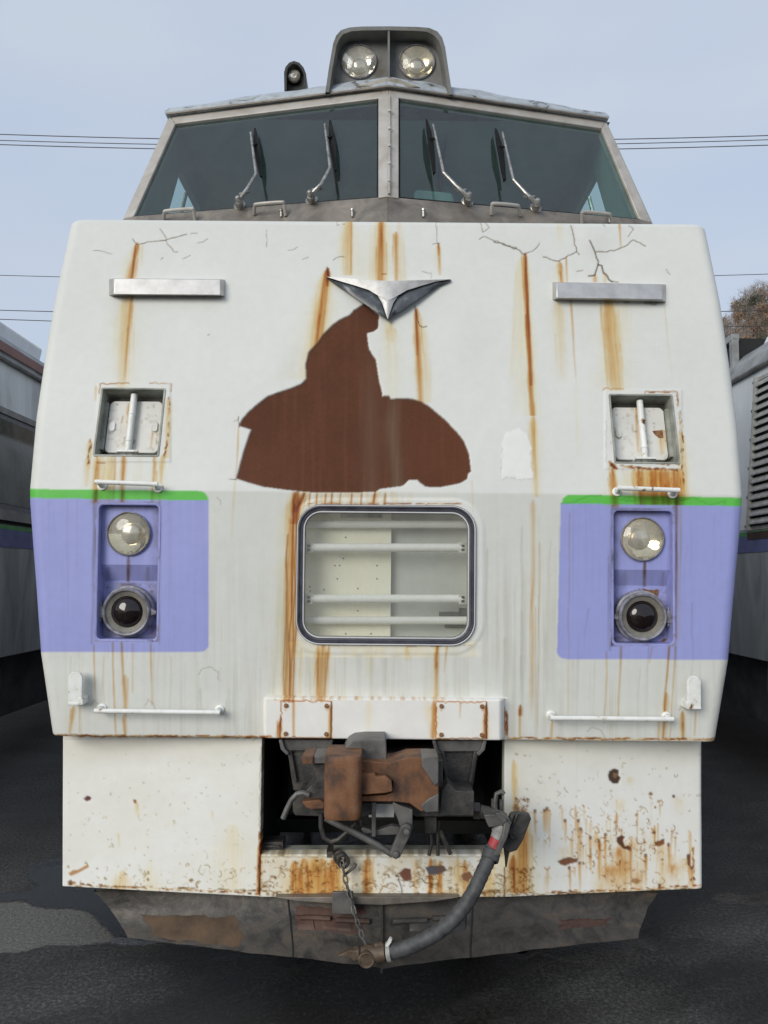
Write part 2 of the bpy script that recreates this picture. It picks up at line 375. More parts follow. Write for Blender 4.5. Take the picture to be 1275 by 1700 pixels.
def fbm(shape, cell, seed=0, oct_=4):
    t = 0; s = 0; a = 1
    for k in range(oct_):
        t = t + a * vnoise(shape, (max(cell[0] / 2 ** k, 1.01), max(cell[1] / 2 ** k, 1.01)), seed + k); s += a; a *= 0.55
    return t / s
def put(sl, a, tint=None, rgb=None, rough=None):
    """tint multiplies (a stain or painted shadow), rgb covers (a coat)"""
    A = a[..., None]
    if tint is not None: colr[sl] *= np.array(tint, np.float32) ** A        # a film soaks up light by its thickness
    if rgb is not None: colr[sl] = colr[sl] * (1 - A) + A * np.array(rgb, np.float32)
    if rough is not None: rgh[sl] = rgh[sl] * (1 - a) + a * rough
ALL = (slice(0, H_), slice(0, W_))
# stains let light through: multipliers
TAN, YEL, ORG, RUST, DRK, GRY = (0.88, 0.67, 0.40), (0.97, 0.88, 0.66), (0.68, 0.355, 0.135), (0.42, 0.15, 0.045), (0.22, 0.10, 0.05), (0.62, 0.60, 0.54)
def streak(u0, v0, u1, v1, w0, w1, tint, a0, a1, seed=0, rag=0.5, hard=2.0, wob=0.8, kids=True):
    if kids and max(w0, w1) >= 2.4 and v1 - v0 > 24:          # finer rivulets that leave the main run
        r_ = np.random.default_rng(seed + 4321)
        if tint in (ORG, TAN, RUST) and a0 > .5:
            streak(u0 + w0 * r_.uniform(-.8, .8), v0 + 3, u1 + w1 * r_.uniform(-1, 1), v1, w0 * 1.9 + 1, w1 * 2.3 + 1.5, YEL, a0 * .75, a1 * .6, seed + 40, .5, 2, 1.2, False)
        for q in range(int(3 + max(w0, w1) * .35)):
            t0 = r_.uniform(0, .5); t1 = min(t0 + r_.uniform(.25, .8), 1); o0 = r_.uniform(-1.5, 1.5) * max(w0, 2); 
            streak(u0 + (u1 - u0) * t0 + o0, v0 + (v1 - v0) * t0, u0 + (u1 - u0) * t1 + o0 * r_.uniform(.9, 1.4), v0 + (v1 - v0) * t1, r_.uniform(.6, 1.4), r_.uniform(.5, 1.1), tint, a0 * r_.uniform(.3, .75), .1, seed + 50 + q, .3, 2, 1.4, False)
    pad = int(max(w0, w1) * 2.2 + 6)
    x0, x1 = max(int(min(u0, u1)) - pad, 0), min(int(max(u0, u1)) + pad, W_)
    y0, y1 = max(int(v0), 0), min(int(v1) + 1, H_)
    if x1 <= x0 or y1 <= y0: return
    sl = (slice(y0, y1), slice(x0, x1)); u = UU[sl]; v = VV[sl]
    t = np.clip((v - v0) / max(v1 - v0, 1), 0, 1)
    wander = (vnoise(u.shape, (45, 1e6), seed + 900) - 0.5) * 2 * wob
    c = u0 + (u1 - u0) * t + wander
    wd = (w0 + (w1 - w0) * t) * (0.70 + 0.6 * fbm(u.shape, (26, 1e6), seed + 9, 3)) * np.clip(0.35 + (v - v0) / (3.5 * max(w0, 1.2)), 0, 1)
    d = np.abs(u - c) / np.maximum(wd, 0.4)
    pr = np.exp(-np.power(d, hard))
    rel = (u - (u0 + (u1 - u0) * t) + pad)
    rr = np.random.default_rng(seed + 77).random(4 * pad + 40).astype(np.float32)
    q = np.clip(rel / 2.2, 0, len(rr) - 2); qi = q.astype(int); fq = q - qi
    lines = rr[qi] * (1 - fq) + rr[qi + 1] * fq
    pr = pr * (1 - rag + rag * lines * 1.6) * (0.62 + 0.76 * fbm(u.shape, (38, 3), seed + 5, 3))
    a = a0 + (a1 - a0) * t
    end = np.clip((1 - t) / 0.12, 0, 1) if a1 < 0.28 else 1.0
    put(sl, np.clip(pr * a * end, 0, 1), tint=tint, rough=0.65)
def line(pts, wd, tint, a, depth=0.0, jit=0.8, seed=0, rgb=None):
    r = np.random.default_rng(seed + int(pts[0][0] * 7 + pts[0][1]))
    P = []
    for (a0, b0), (a1, b1) in zip(pts[:-1], pts[1:]):
        n = max(int(math.hypot(a1 - a0, b1 - b0) / 5), 1)
        for k in range(n):
            t = k / n; P.append((a0 + (a1 - a0) * t + r.normal() * jit * (k > 0), b0 + (b1 - b0) * t + r.normal() * jit * (k > 0)))
    P.append(pts[-1])
    xs = [q[0] for q in P]; ys = [q[1] for q in P]; pad = int(wd * 3 + 3)
    x0, x1, y0, y1 = int(min(xs)) - pad, int(max(xs)) + pad, int(min(ys)) - pad, int(max(ys)) + pad
    x0, y0, x1, y1 = max(x0, 0), max(y0, 0), min(x1, W_), min(y1, H_)
    if x1 <= x0 or y1 <= y0: return
    sl = (slice(y0, y1), slice(x0, x1)); u = UU[sl]; v = VV[sl]; dm = np.full(u.shape, 1e9, np.float32)
    for (a0, b0), (a1, b1) in zip(P[:-1], P[1:]):
        dx, dy = a1 - a0, b1 - b0; L = dx * dx + dy * dy + 1e-9
        t = np.clip(((u - a0) * dx + (v - b0) * dy) / L, 0, 1)
        dm = np.minimum(dm, np.hypot(u - a0 - t * dx, v - b0 - t * dy))
    m = np.clip(wd * 0.5 + 0.42 - dm, 0, 1) * a
    put(sl, m, tint=tint if rgb is None else None, rgb=rgb)
    if depth: hgt[sl] -= np.clip(wd * 0.6 + 0.6 - dm, 0, 1) * depth * .6
def polymask(pts, sl):
    u = UU[sl]; v = VV[sl]; ins = np.zeros(u.shape, bool)
    for (a0, b0), (a1, b1) in zip(pts, pts[1:] + pts[:1]):
        if b0 == b1: continue
        c = ((b0 > v) != (b1 > v)) & (u < (a1 - a0) * (v - b0) / (b1 - b0) + a0)
        ins ^= c
    return ins
def bbox(pts, pad=4):
    xs = [q[0] for q in pts]; ys = [q[1] for q in pts]
    return (slice(max(int(min(ys)) - pad, 0), min(int(max(ys)) + pad, H_)), slice(max(int(min(xs)) - pad, 0), min(int(max(xs)) + pad, W_)))
def soft(m, k=1):
    m = m.astype(np.float32)
    for _ in range(k):
        q = np.pad(m, 1, mode='edge'); m = (q[:-2, 1:-1] + q[2:, 1:-1] + q[1:-1, :-2] + q[1:-1, 2:] + 2 * m) / 6
    return m
def patch(pts, rgb=None, tint=None, a=1.0, depth=0.0, rough=None):
    sl = bbox(pts); m = soft(polymask(pts, sl), 1) * a
    put(sl, m, tint=tint, rgb=rgb, rough=rough); hgt[sl] -= m * depth
    return sl, m
def rrmask(u0, v0, u1, v1, r, pad=6):
    sl = (slice(int(v0) - pad, int(v1) + pad), slice(int(u0) - pad, int(u1) + pad)); u = UU[sl]; v = VV[sl]
    cx, cy = (u0 + u1) / 2, (v0 + v1) / 2
    qx = np.abs(u - cx) - ((u1 - u0) / 2 - r); qy = np.abs(v - cy) - ((v1 - v0) / 2 - r)
    sd_ = np.hypot(np.maximum(qx, 0), np.maximum(qy, 0)) + np.minimum(np.maximum(qx, qy), 0) - r
    return sl, sd_
# base coats
colr[:] = (0.645, 0.657, 0.62)
n1 = fbm((H_, W_), (160, 160), 3, 5)
colr *= (0.95 + 0.10 * n1)[..., None]
# below the waist: grimier film with vertical runs
wline = 817 + (UU - 640) * 0.011
low = np.clip((VV - wline) / 5, 0, 1)
runs = fbm((H_, W_), (260, 5), 11, 4) * 0.6 + fbm((H_, W_), (420, 22), 17, 3) * 0.4
film = low * np.clip(0.30 + 1.1 * (runs - 0.35), 0, 1) * (VV < 1232)
put(ALL, film * 0.26, tint=(0.80, 0.79, 0.72))
mid_ = np.exp(-((UU - 660) / 330) ** 2); soot = np.clip((fbm((H_, W_), (240, 7), 19, 4) - .47) * 4, 0, 1) * fbm((H_, W_), (150, 60), 20, 3)
put(ALL, soot * low * (VV < 1230) * mid_ * np.clip((VV - 860) / 160, .15, 1) * .75, tint=(0.70, 0.68, 0.60))
thin = np.clip((fbm((H_, W_), (300, 3.2), 23, 3) - 0.60) * 6, 0, 1) * low * np.clip((VV - 880) / 200, 0, 1) * (VV < 1232)
put(ALL, thin * 0.24 * np.clip(fbm((H_, W_), (90, 60), 25, 2) * 2 - .5, 0, 1), tint=(0.62, 0.55, 0.42))
# skirt: cleaner, warm at the top edge and bottom
sk = (VV > 1229).astype(np.float32)
colr[1229:] = (0.78, 0.785, 0.745)
put(ALL, sk * np.clip(fbm((H_, W_), (70, 110), 29, 4) - 0.35, 0, 1) * 0.8, tint=(0.86, 0.83, 0.72))
put(ALL, sk * np.clip((1275 - VV) / 45, 0, 1) * 0.35 * fbm((H_, W_), (30, 60), 31, 3), tint=(0.6, 0.55, 0.42))

# lavender panels and green lines
def band(pts_g, pts_p):
    patch(pts_p, rgb=(0.315, 0.345, 0.66), rough=0.42); patch(pts_g, rgb=(0.12, 0.52, 0.08), rough=0.42)
def arc(cx, cy, r, a0, a1, n=8): return [(cx + r * math.cos(math.radians(a0 + (a1 - a0) * k / n)), cy + r * math.sin(math.radians(a0 + (a1 - a0) * k / n))) for k in range(n + 1)]
band([(0, 811)] + [(328, 815)] + arc(330, 831, 16, -90, 0) + [(346, 831), (0, 826)],
     [(0, 824), (346, 829)] + arc(333, 1068, 14, 0, 90) + [(0, 1083)])
band([(934, 833), (934, 828), (943, 821), (1275, 827), (1275, 841), (931, 836)],
     [(931, 834), (1275, 839), (1275, 1096), (940, 1094)] + arc(939, 1079, 15, 100, 180) + [(925, 1075)])
pur = ((VV > 829) & (VV < 1094) & ((UU < 346) | (UU > 926))).astype(np.float32)
put(ALL, pur * np.clip((runs - 0.45) * 2.2, 0, 1) * 0.35, tint=(0.84, 0.80, 0.84))
put(ALL, pur * np.clip((fbm((H_, W_), (300, 4), 43, 3) - 0.64) * 5, 0, 1) * 0.18, tint=(0.60, 0.55, 0.58))
# peeling edges of the green line on the right
for seg in ([(933, 836), (955, 834), (975, 824), (1000, 823)], [(1018, 826), (1040, 832), (1085, 828), (1120, 835), (1150, 825), (1178, 838), (1203, 832), (1204, 840)]):
    line(seg, 1.2, (0.35, 0.5, 0.3), 0.6, 0.0008)

# raised moulding round the display window, repainted a warmer white
sl, sdist = rrmask(478, 826, 806, 1088, 56)
k = np.clip(-sdist / 5, 0, 1); hgt[sl] += k * 0.004
put(sl, np.clip(-sdist / 2, 0, 1) * 0.75, rgb=(0.70, 0.715, 0.68))
sl = (slice(1066, 1092), slice(478, 800)); put(sl, np.clip(fbm((26, 322), (8, 30), 51, 3) * 1.2 - 0.1, 0, 1) * 0.8, rgb=(0.80, 0.78, 0.66))
# dents and bulges of the filler
def dent(u, v, ru, rv, d):
    sl = (slice(max(int(v - 3 * rv), 0), int(v + 3 * rv)), slice(max(int(u - 3 * ru), 0), min(int(u + 3 * ru), W_)))
    hgt[sl] += d * np.exp(-((UU[sl] - u) / ru) ** 2 - ((VV[sl] - v) / rv) ** 2)
for q in ((1010, 425, 40, 20, -0.006), (980, 395, 22, 30, 0.004), (1050, 430, 60, 25, 0.004), (455, 610, 45, 26, 0.006), (500, 600, 26, 30, -0.004),
          (800, 400, 50, 25, 0.003), (250, 420, 60, 30, 0.002), (300, 560, 90, 60, 0.003), (1130, 600, 60, 90, 0.003), (640, 420, 60, 30, 0.003), (870, 600, 40, 120, 0.003), (760, 560, 40, 60, 0.004)): dent(*q)
hgt += (fbm((H_, W_), (14, 14), 61, 2) - 0.5) * 0.0006 + (fbm((H_, W_), (120, 120), 67, 2) - 0.5) * 0.006

sl = (slice(1158, 1229), slice(438, 842)); colr[sl] = np.array((0.79, 0.785, 0.745), np.float32) * (0.93 + .1 * fbm((71, 404), (30, 40), 97, 4))[..., None]
# --- rust runs, upper front, and the trim bar's painted shadow
streak(228, 403, 216, 463, 4, 6, ORG, 1.0, 0.9, 1); streak(226, 404, 219, 463, 1.5, 2, RUST, 1.0, 0.8, 2); streak(238, 404, 234, 445, 2, 2, TAN, .5, .1, 3)
streak(212, 492, 202, 652, 11, 9, TAN, .62, .30, 4); streak(219, 492, 206, 640, 2.5, 2.2, ORG, .8, .2, 5); streak(205, 492, 196, 620, 6, 6, YEL, .5, .2, 6)
streak(578, 362, 577, 457, 7, 8, TAN, .85, .65, 7, .3, 4); streak(583, 362, 582, 455, 1.6, 1.4, ORG, .8, .5, 8); streak(570, 362, 566, 440, 4, 5, YEL, .5, .2, 9)
streak(634, 360, 633, 466, 6, 7, ORG, .85, .7, 10, .4, 3); streak(630, 360, 629, 466, 5, 9, TAN, .6, .5, 11); streak(657, 385, 658, 466, 3.5, 3, ORG, .8, .45, 12); streak(664, 365, 668, 466, 4, 6, TAN, .3, .4, 13)
line([(634, 455), (641, 455)], 2, RUST, .7)
streak(543, 446, 522, 625, 4, 11, ORG, .95, .55, 14, .3, 3); streak(540, 450, 516, 630, 7, 14, TAN, .7, .5, 15, .3); streak(544, 444, 543, 475, 3, 2, RUST, 1.0, .7, 16); streak(548, 470, 544, 530, 2, 1, YEL, .6, .2, 161)
streak(728, 404, 730, 456, 2.6, 2, ORG, .95, .35, 17); streak(728, 404, 729, 425, 1.3, 1.2, RUST, .9, .3, 18)
streak(691, 512, 698, 668, 5, 5, ORG, .95, .55, 19, .4, 3); streak(690, 512, 692, 590, 2, 1.6, RUST, .8, .3, 20); streak(700, 540, 706, 668, 9, 8, TAN, .5, .35, 21); streak(645, 528, 652, 660, 14, 16, YEL, .6, .35, 22, .6); streak(648, 535, 650, 570, 7, 6, TAN, .55, .2, 23)
streak(870, 420, 884, 690, 3.6, 4.2, ORG, 1.0, .9, 24, .3, 3); streak(872, 420, 881, 640, 1.7, 1.9, RUST, .9, .6, 25); streak(884, 690, 891, 825, 5, 4, TAN, .85, .5, 26); streak(886, 690, 889, 800, 1.8, 1.5, ORG, .5, .2, 27)
streak(864, 430, 860, 700, 6, 16, YEL, .45, .15, 28, .7); streak(857, 450, 848, 640, 2, 5, TAN, .35, .1, 29, .7); streak(878, 435, 895, 800, 4, 8, YEL, .4, .2, 30, .7)
streak(929, 434, 932, 470, 3.6, 3.5, ORG, .9, .8, 31); streak(939, 426, 941, 468, 1.3, 1.3, ORG, .8, .5, 32); streak(928, 500, 934, 640, 6, 7, TAN, .55, .12, 33); streak(948, 498, 957, 640, 1.6, 1.3, ORG, .75, .15, 34); streak(957, 640, 962, 760, 3, 5, YEL, .3, .1, 341)
streak(952, 366, 950, 415, 1.2, 1, TAN, .5, .2, 35); streak(928, 365, 931, 410, 5, 4, YEL, .6, .2, 36)
streak(1010, 497, 1023, 648, 13, 11, TAN, 1.0, .75, 37, .3, 5); streak(1006, 497, 1017, 645, 7, 6, ORG, .45, .25, 38, .5); streak(996, 497, 1008, 640, 1.5, 1.5, TAN, .7, .3, 39)
streak(1028, 364, 1031, 412, 1.8, 1.3, ORG, .95, .3, 40); streak(987, 455, 988, 468, 3, 3, ORG, .8, .6, 41); streak(1004, 452, 1003, 470, 3, 3, TAN, .9, .6, 411); streak(1102, 497, 1117, 640, 1.1, 1, TAN, .6, .1, 42)
streak(1040, 500, 1042, 560, 6, 6, YEL, .4, .05, 43)
for q in ((1040, 498), (1075, 500), (1085, 502), (1092, 498)): patch([(q[0] - 9, q[1] - 4), (q[0] + 8, q[1] - 4), (q[0] + 5, q[1] + 5), (q[0] - 4, q[1] + 6)], tint=(0.35, 0.33, 0.27), a=.55)
patch([(185, 490), (372, 490), (366, 497), (190, 495)], tint=(0.55, 0.53, 0.48), a=.5)  # trim bar's cast shadow painted as a dark strip below it
# --- cracks
CR = (0.13, 0.09, 0.06)
C5 = lambda L: [(30 + x / 3.446, 350 + y / 3.446) for x, y in L]
C6 = lambda L: [(820 + x / 2.802, 350 + y / 2.802) for x, y in L]
for L, wdt in (([(690, 195), (760, 178), (845, 168), (965, 135)], 1.3), ([(845, 168), (870, 205), (890, 235), (915, 235)], 1.0), ([(850, 160), (835, 135), (812, 103)], 1.0),
             ([(655, 160), (685, 195)], 1.3), ([(430, 228), (480, 230), (540, 245)], .7), ([(1025, 185), (1060, 178), (1085, 160)], .8), ([(985, 130), (1028, 126)], .7), ([(940, 275), (985, 255)], .7), ([(1085, 712), (1100, 710)], .9), ([(818, 280), (830, 268)], .9)):
    line(C5(L), wdt, CR, .75, 0.0015)
for L, wdt in (([(0, 145), (75, 165), (120, 185), (145, 205)], 1.7), ([(145, 200), (190, 180), (213, 150)], 1.0), ([(230, 215), (300, 235), (345, 208), (385, 190), (375, 140), (358, 70)], 1.4), ([(385, 190), (398, 205)], 1.2),
             ([(445, 140), (470, 190), (487, 235), (470, 300), (440, 303)], 2.2), ([(487, 250), (503, 255), (510, 290), (550, 330)], 2.6), ([(550, 330), (580, 332)], 1.5), ([(475, 190), (560, 185), (610, 165), (650, 135), (705, 165)], 1.3), ([(625, 120), (650, 85), (625, 68)], .9),
             ([(385, 282), (415, 278)], .8), ([(500, 50), (518, 75)], .7), ([(802, 272), (820, 298)], .8)):
    line(C6(L), wdt, CR, .8, 0.002)
for L, wdt in (([(797, 370), (801, 386), (812, 378), (806, 370)], .9), ([(795, 398), (805, 393), (820, 400), (858, 412)], 1.2), ([(710, 367), (742, 368)], .7), ([(724, 362), (725, 400), (729, 406)], .8), ([(718, 405), (730, 404)], .8),
             ([(543, 444), (545, 455), (549, 464)], 2.0), ([(553, 432), (560, 427), (572, 427)], .9), ([(502, 431), (512, 427)], .7), ([(478, 416), (494, 410)], .7), ([(443, 382), (443, 410)], .5), ([(558, 366), (560, 374), (572, 372)], .7), ([(701, 451), (716, 453), (716, 462)], .7),
             ([(689, 508), (693, 530), (697, 541), (708, 542)], 1.6), ([(396, 692), (397, 710)], 1.2), ([(380, 795), (393, 796)], 1.0), ([(388, 700), (396, 696)], .6)):
    line(L, wdt, CR, .75, 0.0015)
# --- peeled patch down to the steel
C4 = lambda L: [(350 + x / 2.772, 420 + y / 2.772) for x, y in L]
PEEL = C4([(710, 230), (775, 285), (770, 345), (750, 360), (718, 368), (728, 440), (745, 470), (760, 490), (768, 545), (775, 590), (786, 630), (790, 660), (822, 658), (828, 672), (900, 668), (940, 675), (970, 685), (1005, 705), (1040, 735), (1080, 768), (1110, 800), (1145, 838), (1165, 865), (1180, 900), (1190, 930), (1198, 1005), (1185, 1015), (1180, 1040), (1150, 1058), (1120, 1065), (1050, 1078), (990, 1075), (968, 1060), (950, 1042), (910, 1045), (895, 1062), (880, 1072), (820, 1080), (780, 1085), (760, 1098), (640, 1103), (540, 1103), (440, 1100), (350, 1090), (240, 1075), (170, 1055), (118, 1038), (150, 915), (185, 812), (130, 795), (140, 770), (170, 735), (215, 695), (260, 660), (315, 640), (370, 622), (415, 603), (440, 580), (437, 510), (450, 455), (490, 415), (520, 370), (560, 330), (600, 303), (640, 285), (660, 262)])
psl = bbox(PEEL); pm = polymask(PEEL, psl)
put(psl, soft(np.roll(pm, (1, 0), (0, 1)) | np.roll(pm, (0, -1), (0, 1)) | pm, 1) * 0.5, rgb=(0.30, 0.27, 0.22))
nn = fbm(pm.shape, (90, 60), 71, 5); nf = fbm(pm.shape, (3, 3), 73, 2)
steel = np.array([0.094, 0.037, 0.020], np.float32) * (0.78 + 0.38 * nn + 0.20 * nf)[..., None]
ug = UU[psl]; vg = VV[psl]
wash = np.exp(-((ug - 655 - 4 * np.sin(vg / 30)) / 11) ** 2) * np.clip((vg - 640) / 60, 0, 1) * 0.75 + np.exp(-((ug - 615) / 15) ** 2) * np.clip((vg - 560) / 120, 0, 1) * 0.40
wash *= (0.5 + 0.7 * fbm(pm.shape, (120, 4), 75, 3))
steel = steel * (1 - wash[..., None]) + wash[..., None] * np.array([0.135, 0.092, 0.06], np.float32)
red = np.clip((ug - 660) / 110, 0, 1) * fbm(pm.shape, (60, 30), 79, 3)
steel = steel * (1 - 0.5 * red[..., None]) + 0.5 * red[..., None] * np.array([0.135, 0.045, 0.020], np.float32)
streaky = np.clip(fbm(pm.shape, (160, 6), 83, 3) - 0.5, 0, 1)
steel *= (1 + 0.5 * streaky)[..., None]
pms = soft(pm, 1)
colr[psl] = colr[psl] * (1 - pms[..., None]) + pms[..., None] * steel
rgh[psl] = rgh[psl] * (1 - pms) + pms * 0.75
hgt[psl] -= pms * 0.006
peel_full = np.zeros((H_, W_), np.float32); peel_full[psl] = pms
for u_, v_ in ((518, 640), (610, 770), (585, 555)): dent(u_, v_, 3, 3, 0)
streak(396, 708, 391, 800, 1.2, 1, ORG, .6, .3, 44); streak(390, 800, 384, 905, 2, 1.2, TAN, .4, .1, 45); streak(784, 798, 786, 850, 1.2, 1, TAN, .7, .4, 46)
# fresh white patch
WP = [(838, 722), (848, 716), (862, 712), (878, 722), (884, 745), (883, 770), (885, 795), (860, 796), (846, 790), (830, 797), (833, 770), (834, 745)]
patch([(u + rng.normal() * 1.6, v + rng.normal() * 1.6) for a_, b_ in zip(WP, WP[1:] + WP[:1]) for u, v in ((a_[0], a_[1]), ((a_[0] * 2 + b_[0]) / 3, (a_[1] * 2 + b_[1]) / 3), ((a_[0] + b_[0] * 2) / 3, (a_[1] + b_[1] * 2) / 3))], rgb=(0.745, 0.75, 0.715), a=.85, depth=-0.0012); line([(834, 745), (833, 770), (830, 797), (846, 792), (860, 796), (884, 795)], .8, (0.5, .5, .48), .6); line([(884, 795), (883, 770), (884, 745), (878, 722)], .9, TAN, .7)
def rust_edge(pts, wd, n, drip=True, seed=0):
    r = np.random.default_rng(seed + 31)
    for i in range(n):
        k = r.integers(0, len(pts) - 1); t = r.random()
        u_ = pts[k][0] + (pts[k + 1][0] - pts[k][0]) * t + r.normal() * wd * .45; v_ = pts[k][1] + (pts[k + 1][1] - pts[k][1]) * t + r.normal() * wd * .3
        dx, dy = pts[k + 1][0] - pts[k][0], pts[k + 1][1] - pts[k][1]; L_ = math.hypot(dx, dy); e = r.uniform(1.5, 6)
        line([(u_, v_), (u_ + dx / L_ * e + r.normal() * .6, v_ + dy / L_ * e)], r.uniform(.8, wd), (RUST, ORG, DRK, TAN)[r.integers(0, 4)], r.uniform(.4, .9), seed=seed + i)
        if drip and r.random() < .35: streak(u_, v_, u_ - 1.5, v_ + r.uniform(8, 32), r.uniform(.8, 2.2), 1, TAN, r.uniform(.3, .7), .08, seed + i, .4)
# --- round the step hatches
def hatch_stain(du, mirror_=False):
    pass
line([(165, 653), (166, 637), (214, 636)], 1.8, RUST, .75); line([(248, 636), (285, 637), (284, 650)], 1.4, RUST, .6); rust_edge([(281, 655), (282, 690), (279, 730), (273, 757)], 2.8, 34, True, 11)
streak(280, 660, 276, 760, 3, 3, TAN, .7, .6, 47); streak(159, 640, 158, 668, 2, 2, ORG, .6, .2, 48)
rust_edge([(151, 728), (149, 745), (146, 768)], 2.8, 18, True, 12); streak(149, 730, 143, 808, 4, 4, TAN, .7, .3, 49)
for u_, w__, tt, a_ in ((162, 4, ORG, .9), (168, 6, TAN, .7), (186, 5, TAN, .7), (192, 2, ORG, .5), (206, 3.6, ORG, .85), (181, 4, YEL, .8), (258, 2.6, ORG, .75), (270, 3, TAN, .7), (232, 8, YEL, .35)):
    streak(u_, 756, u_ - 5, 835, w__, w__, tt, a_, a_ * .55, int(u_))
line([(160, 768), (174, 769)], 1.6, RUST, .7)
line([(1001, 648), (1003, 645), (1035, 646)], 1.5, RUST, .55); line([(1071, 660), (1071, 650), (1123, 651), (1126, 668)], 1.5, RUST, .85); rust_edge([(1071, 651), (1123, 652), (1127, 690)], 2, 26, False, 17); line([(1128, 690), (1128, 720)], 1.3, ORG, .5); rust_edge([(1132, 690), (1133, 765), (1134, 790), (1136, 810)], 2.4, 30, True, 16)
streak(1130, 715, 1138, 830, 4, 4, TAN, .7, .6, 52); rust_edge([(1010, 770), (1035, 774), (1060, 777), (1090, 778), (1126, 780)], 3.0, 60, True, 13); rust_edge([(1012, 768), (1020, 776)], 5, 14, True, 14); rust_edge([(1075, 770), (1124, 771)], 3, 16, False, 15); line([(1006, 700), (1006, 768)], 1.4, GRY, .7)
for i, u_ in enumerate((1052, 1060, 1066, 1073, 1080, 1086, 1092, 1098, 1105, 1111, 1118, 1124, 1129)):
    streak(u_, 778, u_ + 4, 838, 3.4, 3.4, ORG if i % 3 else TAN, .95, .75, 300 + i, .3)
streak(1092, 778, 1096, 836, 30, 30, TAN, .9, .7, 53, .3, 6); streak(1016, 778, 1021, 842, 5, 6, ORG, .85, .7, 54, .3, 4); streak(1040, 782, 1044, 830, 10, 10, YEL, .6, .35, 55)
streak(1122, 826, 1120, 1075, 3, 3, DRK, .45, .2, 56, .6); streak(1128, 838, 1126, 1080, 6, 5, TAN, .45, .25, 57, .8); streak(1117, 838, 1122, 1060, 2, 2, ORG, .5, .3, 571)
streak(1016, 838, 1012, 1080, 3, 3, GRY, .7, .5, 58, .6); streak(158, 826, 153, 1070, 2.4, 2.4, GRY, .75, .5, 59, .6); streak(266, 830, 264, 1070, 2, 2, GRY, .5, .3, 60, .6); streak(205, 812, 203, 838, 3, 3, ORG, .6, .5, 601); streak(160, 812, 158, 838, 4, 4, ORG, .6, .5, 602)
# --- display window: heavy runs on its left, drips above, below
streak(492, 818, 480, 1165, 9, 8, ORG, .55, .35, 61, .75, 4); streak(486, 818, 474, 1165, 10, 7, TAN, .8, .6, 62, .8, 3)
for du, a_ in ((-12, .7), (-7, .6), (-2, .9), (3, .75), (7, .8)): streak(490 + du, 826 + 5 * abs(du), 480 + du * .9, 1166, 1.3, 1.2, RUST, a_, a_ * .7, 70 + du, .5, wob=1.8)
streak(494, 816, 488, 870, 8, 5, RUST, .95, .6, 63, .4, 3); streak(505, 818, 492, 850, 6, 3, RUST, .8, .4, 64)
sl = (slice(816, 842), slice(498, 760)); put(sl, np.clip(fbm((26, 262), (30, 7), 91, 3) * 1.5 - .45, 0, 1) * np.clip((700 - UU[sl]) / 60, .12, 1) * .8, tint=TAN)
for u_ in (515, 527, 541, 552, 566, 585, 601, 622, 640): streak(u_, 818, u_ - 2, 842, 1.3, 1.3, RUST, .8, .5, u_)
streak(624, 816, 621, 834, 3, 3, ORG, .9, .6, 65)
for i in range(40):
    u_ = rng.uniform(505, 760); line([(u_, 836 + abs(u_ - 640) * .006), (u_ + rng.uniform(6, 18), 836)], 1.4, RUST if rng.random() < .5 else ORG, .6, seed=i)
sl = (slice(1062, 1092), slice(490, 790)); put(sl, np.clip(fbm((30, 300), (30, 14), 93, 3) * 1.6 - .5, 0, 1) * .7, tint=YEL)
streak(537, 1070, 531, 1163, 9, 6, ORG, .75, .45, 66, .6); streak(528, 1072, 526, 1163, 2.5, 2, ORG, .7, .5, 67); streak(546, 1072, 538, 1163, 2, 2, ORG, .6, .4, 68)
streak(726, 1068, 723, 1163, 3, 2.4, ORG, .95, .6, 69); streak(727, 1068, 724, 1110, 1.3, 1.2, RUST, .9, .5, 691); streak(742, 1072, 737, 1120, 1.4, 1, ORG, .8, .2, 692); streak(676, 1070, 675, 1100, 3, 3, TAN, .7, .1, 693); streak(615, 1070, 613, 1130, 6, 5, YEL, .7, .2, 694); streak(500, 1075, 498, 1160, 3, 2, TAN, .5, .3, 695)
line([(716, 1072), (733, 1072)], 2.2, DRK, .6); line([(676, 1073), (692, 1073)], 1.6, DRK, .6)
for u_ in (545, 600, 655, 700, 770): line([(u_, 1071), (u_ + rng.uniform(6, 26), 1071)], 1.4, ORG, .5, seed=u_)
# --- below the lamps
for u_, v_, ue, ve, w__, a_ in ((188, 1064, 193, 1218, 1.5, .9), (203, 1064, 209, 1218, 1.9, 1.0), (208, 1120, 208, 1190, 3.5, .5), (219, 1066, 220, 1150, 1.2, .5), (251, 1066, 253, 1170, 1.4, .7), (156, 1070, 158, 1180, 1.3, .5), (172, 1090, 174, 1180, 1, .35), (283, 1090, 284, 1160, 1, .3), (122, 1172, 117, 1218, 3, .7), (133, 1172, 133, 1215, 1.2, .5), (204, 1190, 206, 1218, 2.2, .7),
                            (1111, 1068, 1100, 1225, 1.7, .95), (1106, 1150, 1100, 1225, 3.4, .6), (1030, 1070, 1026, 1190, 1.4, .7), (1082, 1072, 1078, 1100, 1.3, .6), (1122, 1072, 1112, 1225, 1.3, .6), (1095, 1195, 1093, 1225, 2.2, .6), (1008, 1080, 1002, 1200, 1.4, .45), (1134, 1180, 1134, 1226, 3.2, .85), (1154, 1180, 1152, 1222, 1.6, .6), (916, 1196, 914, 1226, 2.2, .7), (864, 1176, 864, 1226, 1.8, .9), (886, 830, 883, 1200, 4, .35), (896, 900, 893, 1226, 1.2, .3), (945, 850, 943, 1220, 1.2, .3)):
    streak(u_, v_, ue, ve, w__, w__ * .85, ORG, a_, a_ * .65, int(u_ * 3), .4, wob=1.4)
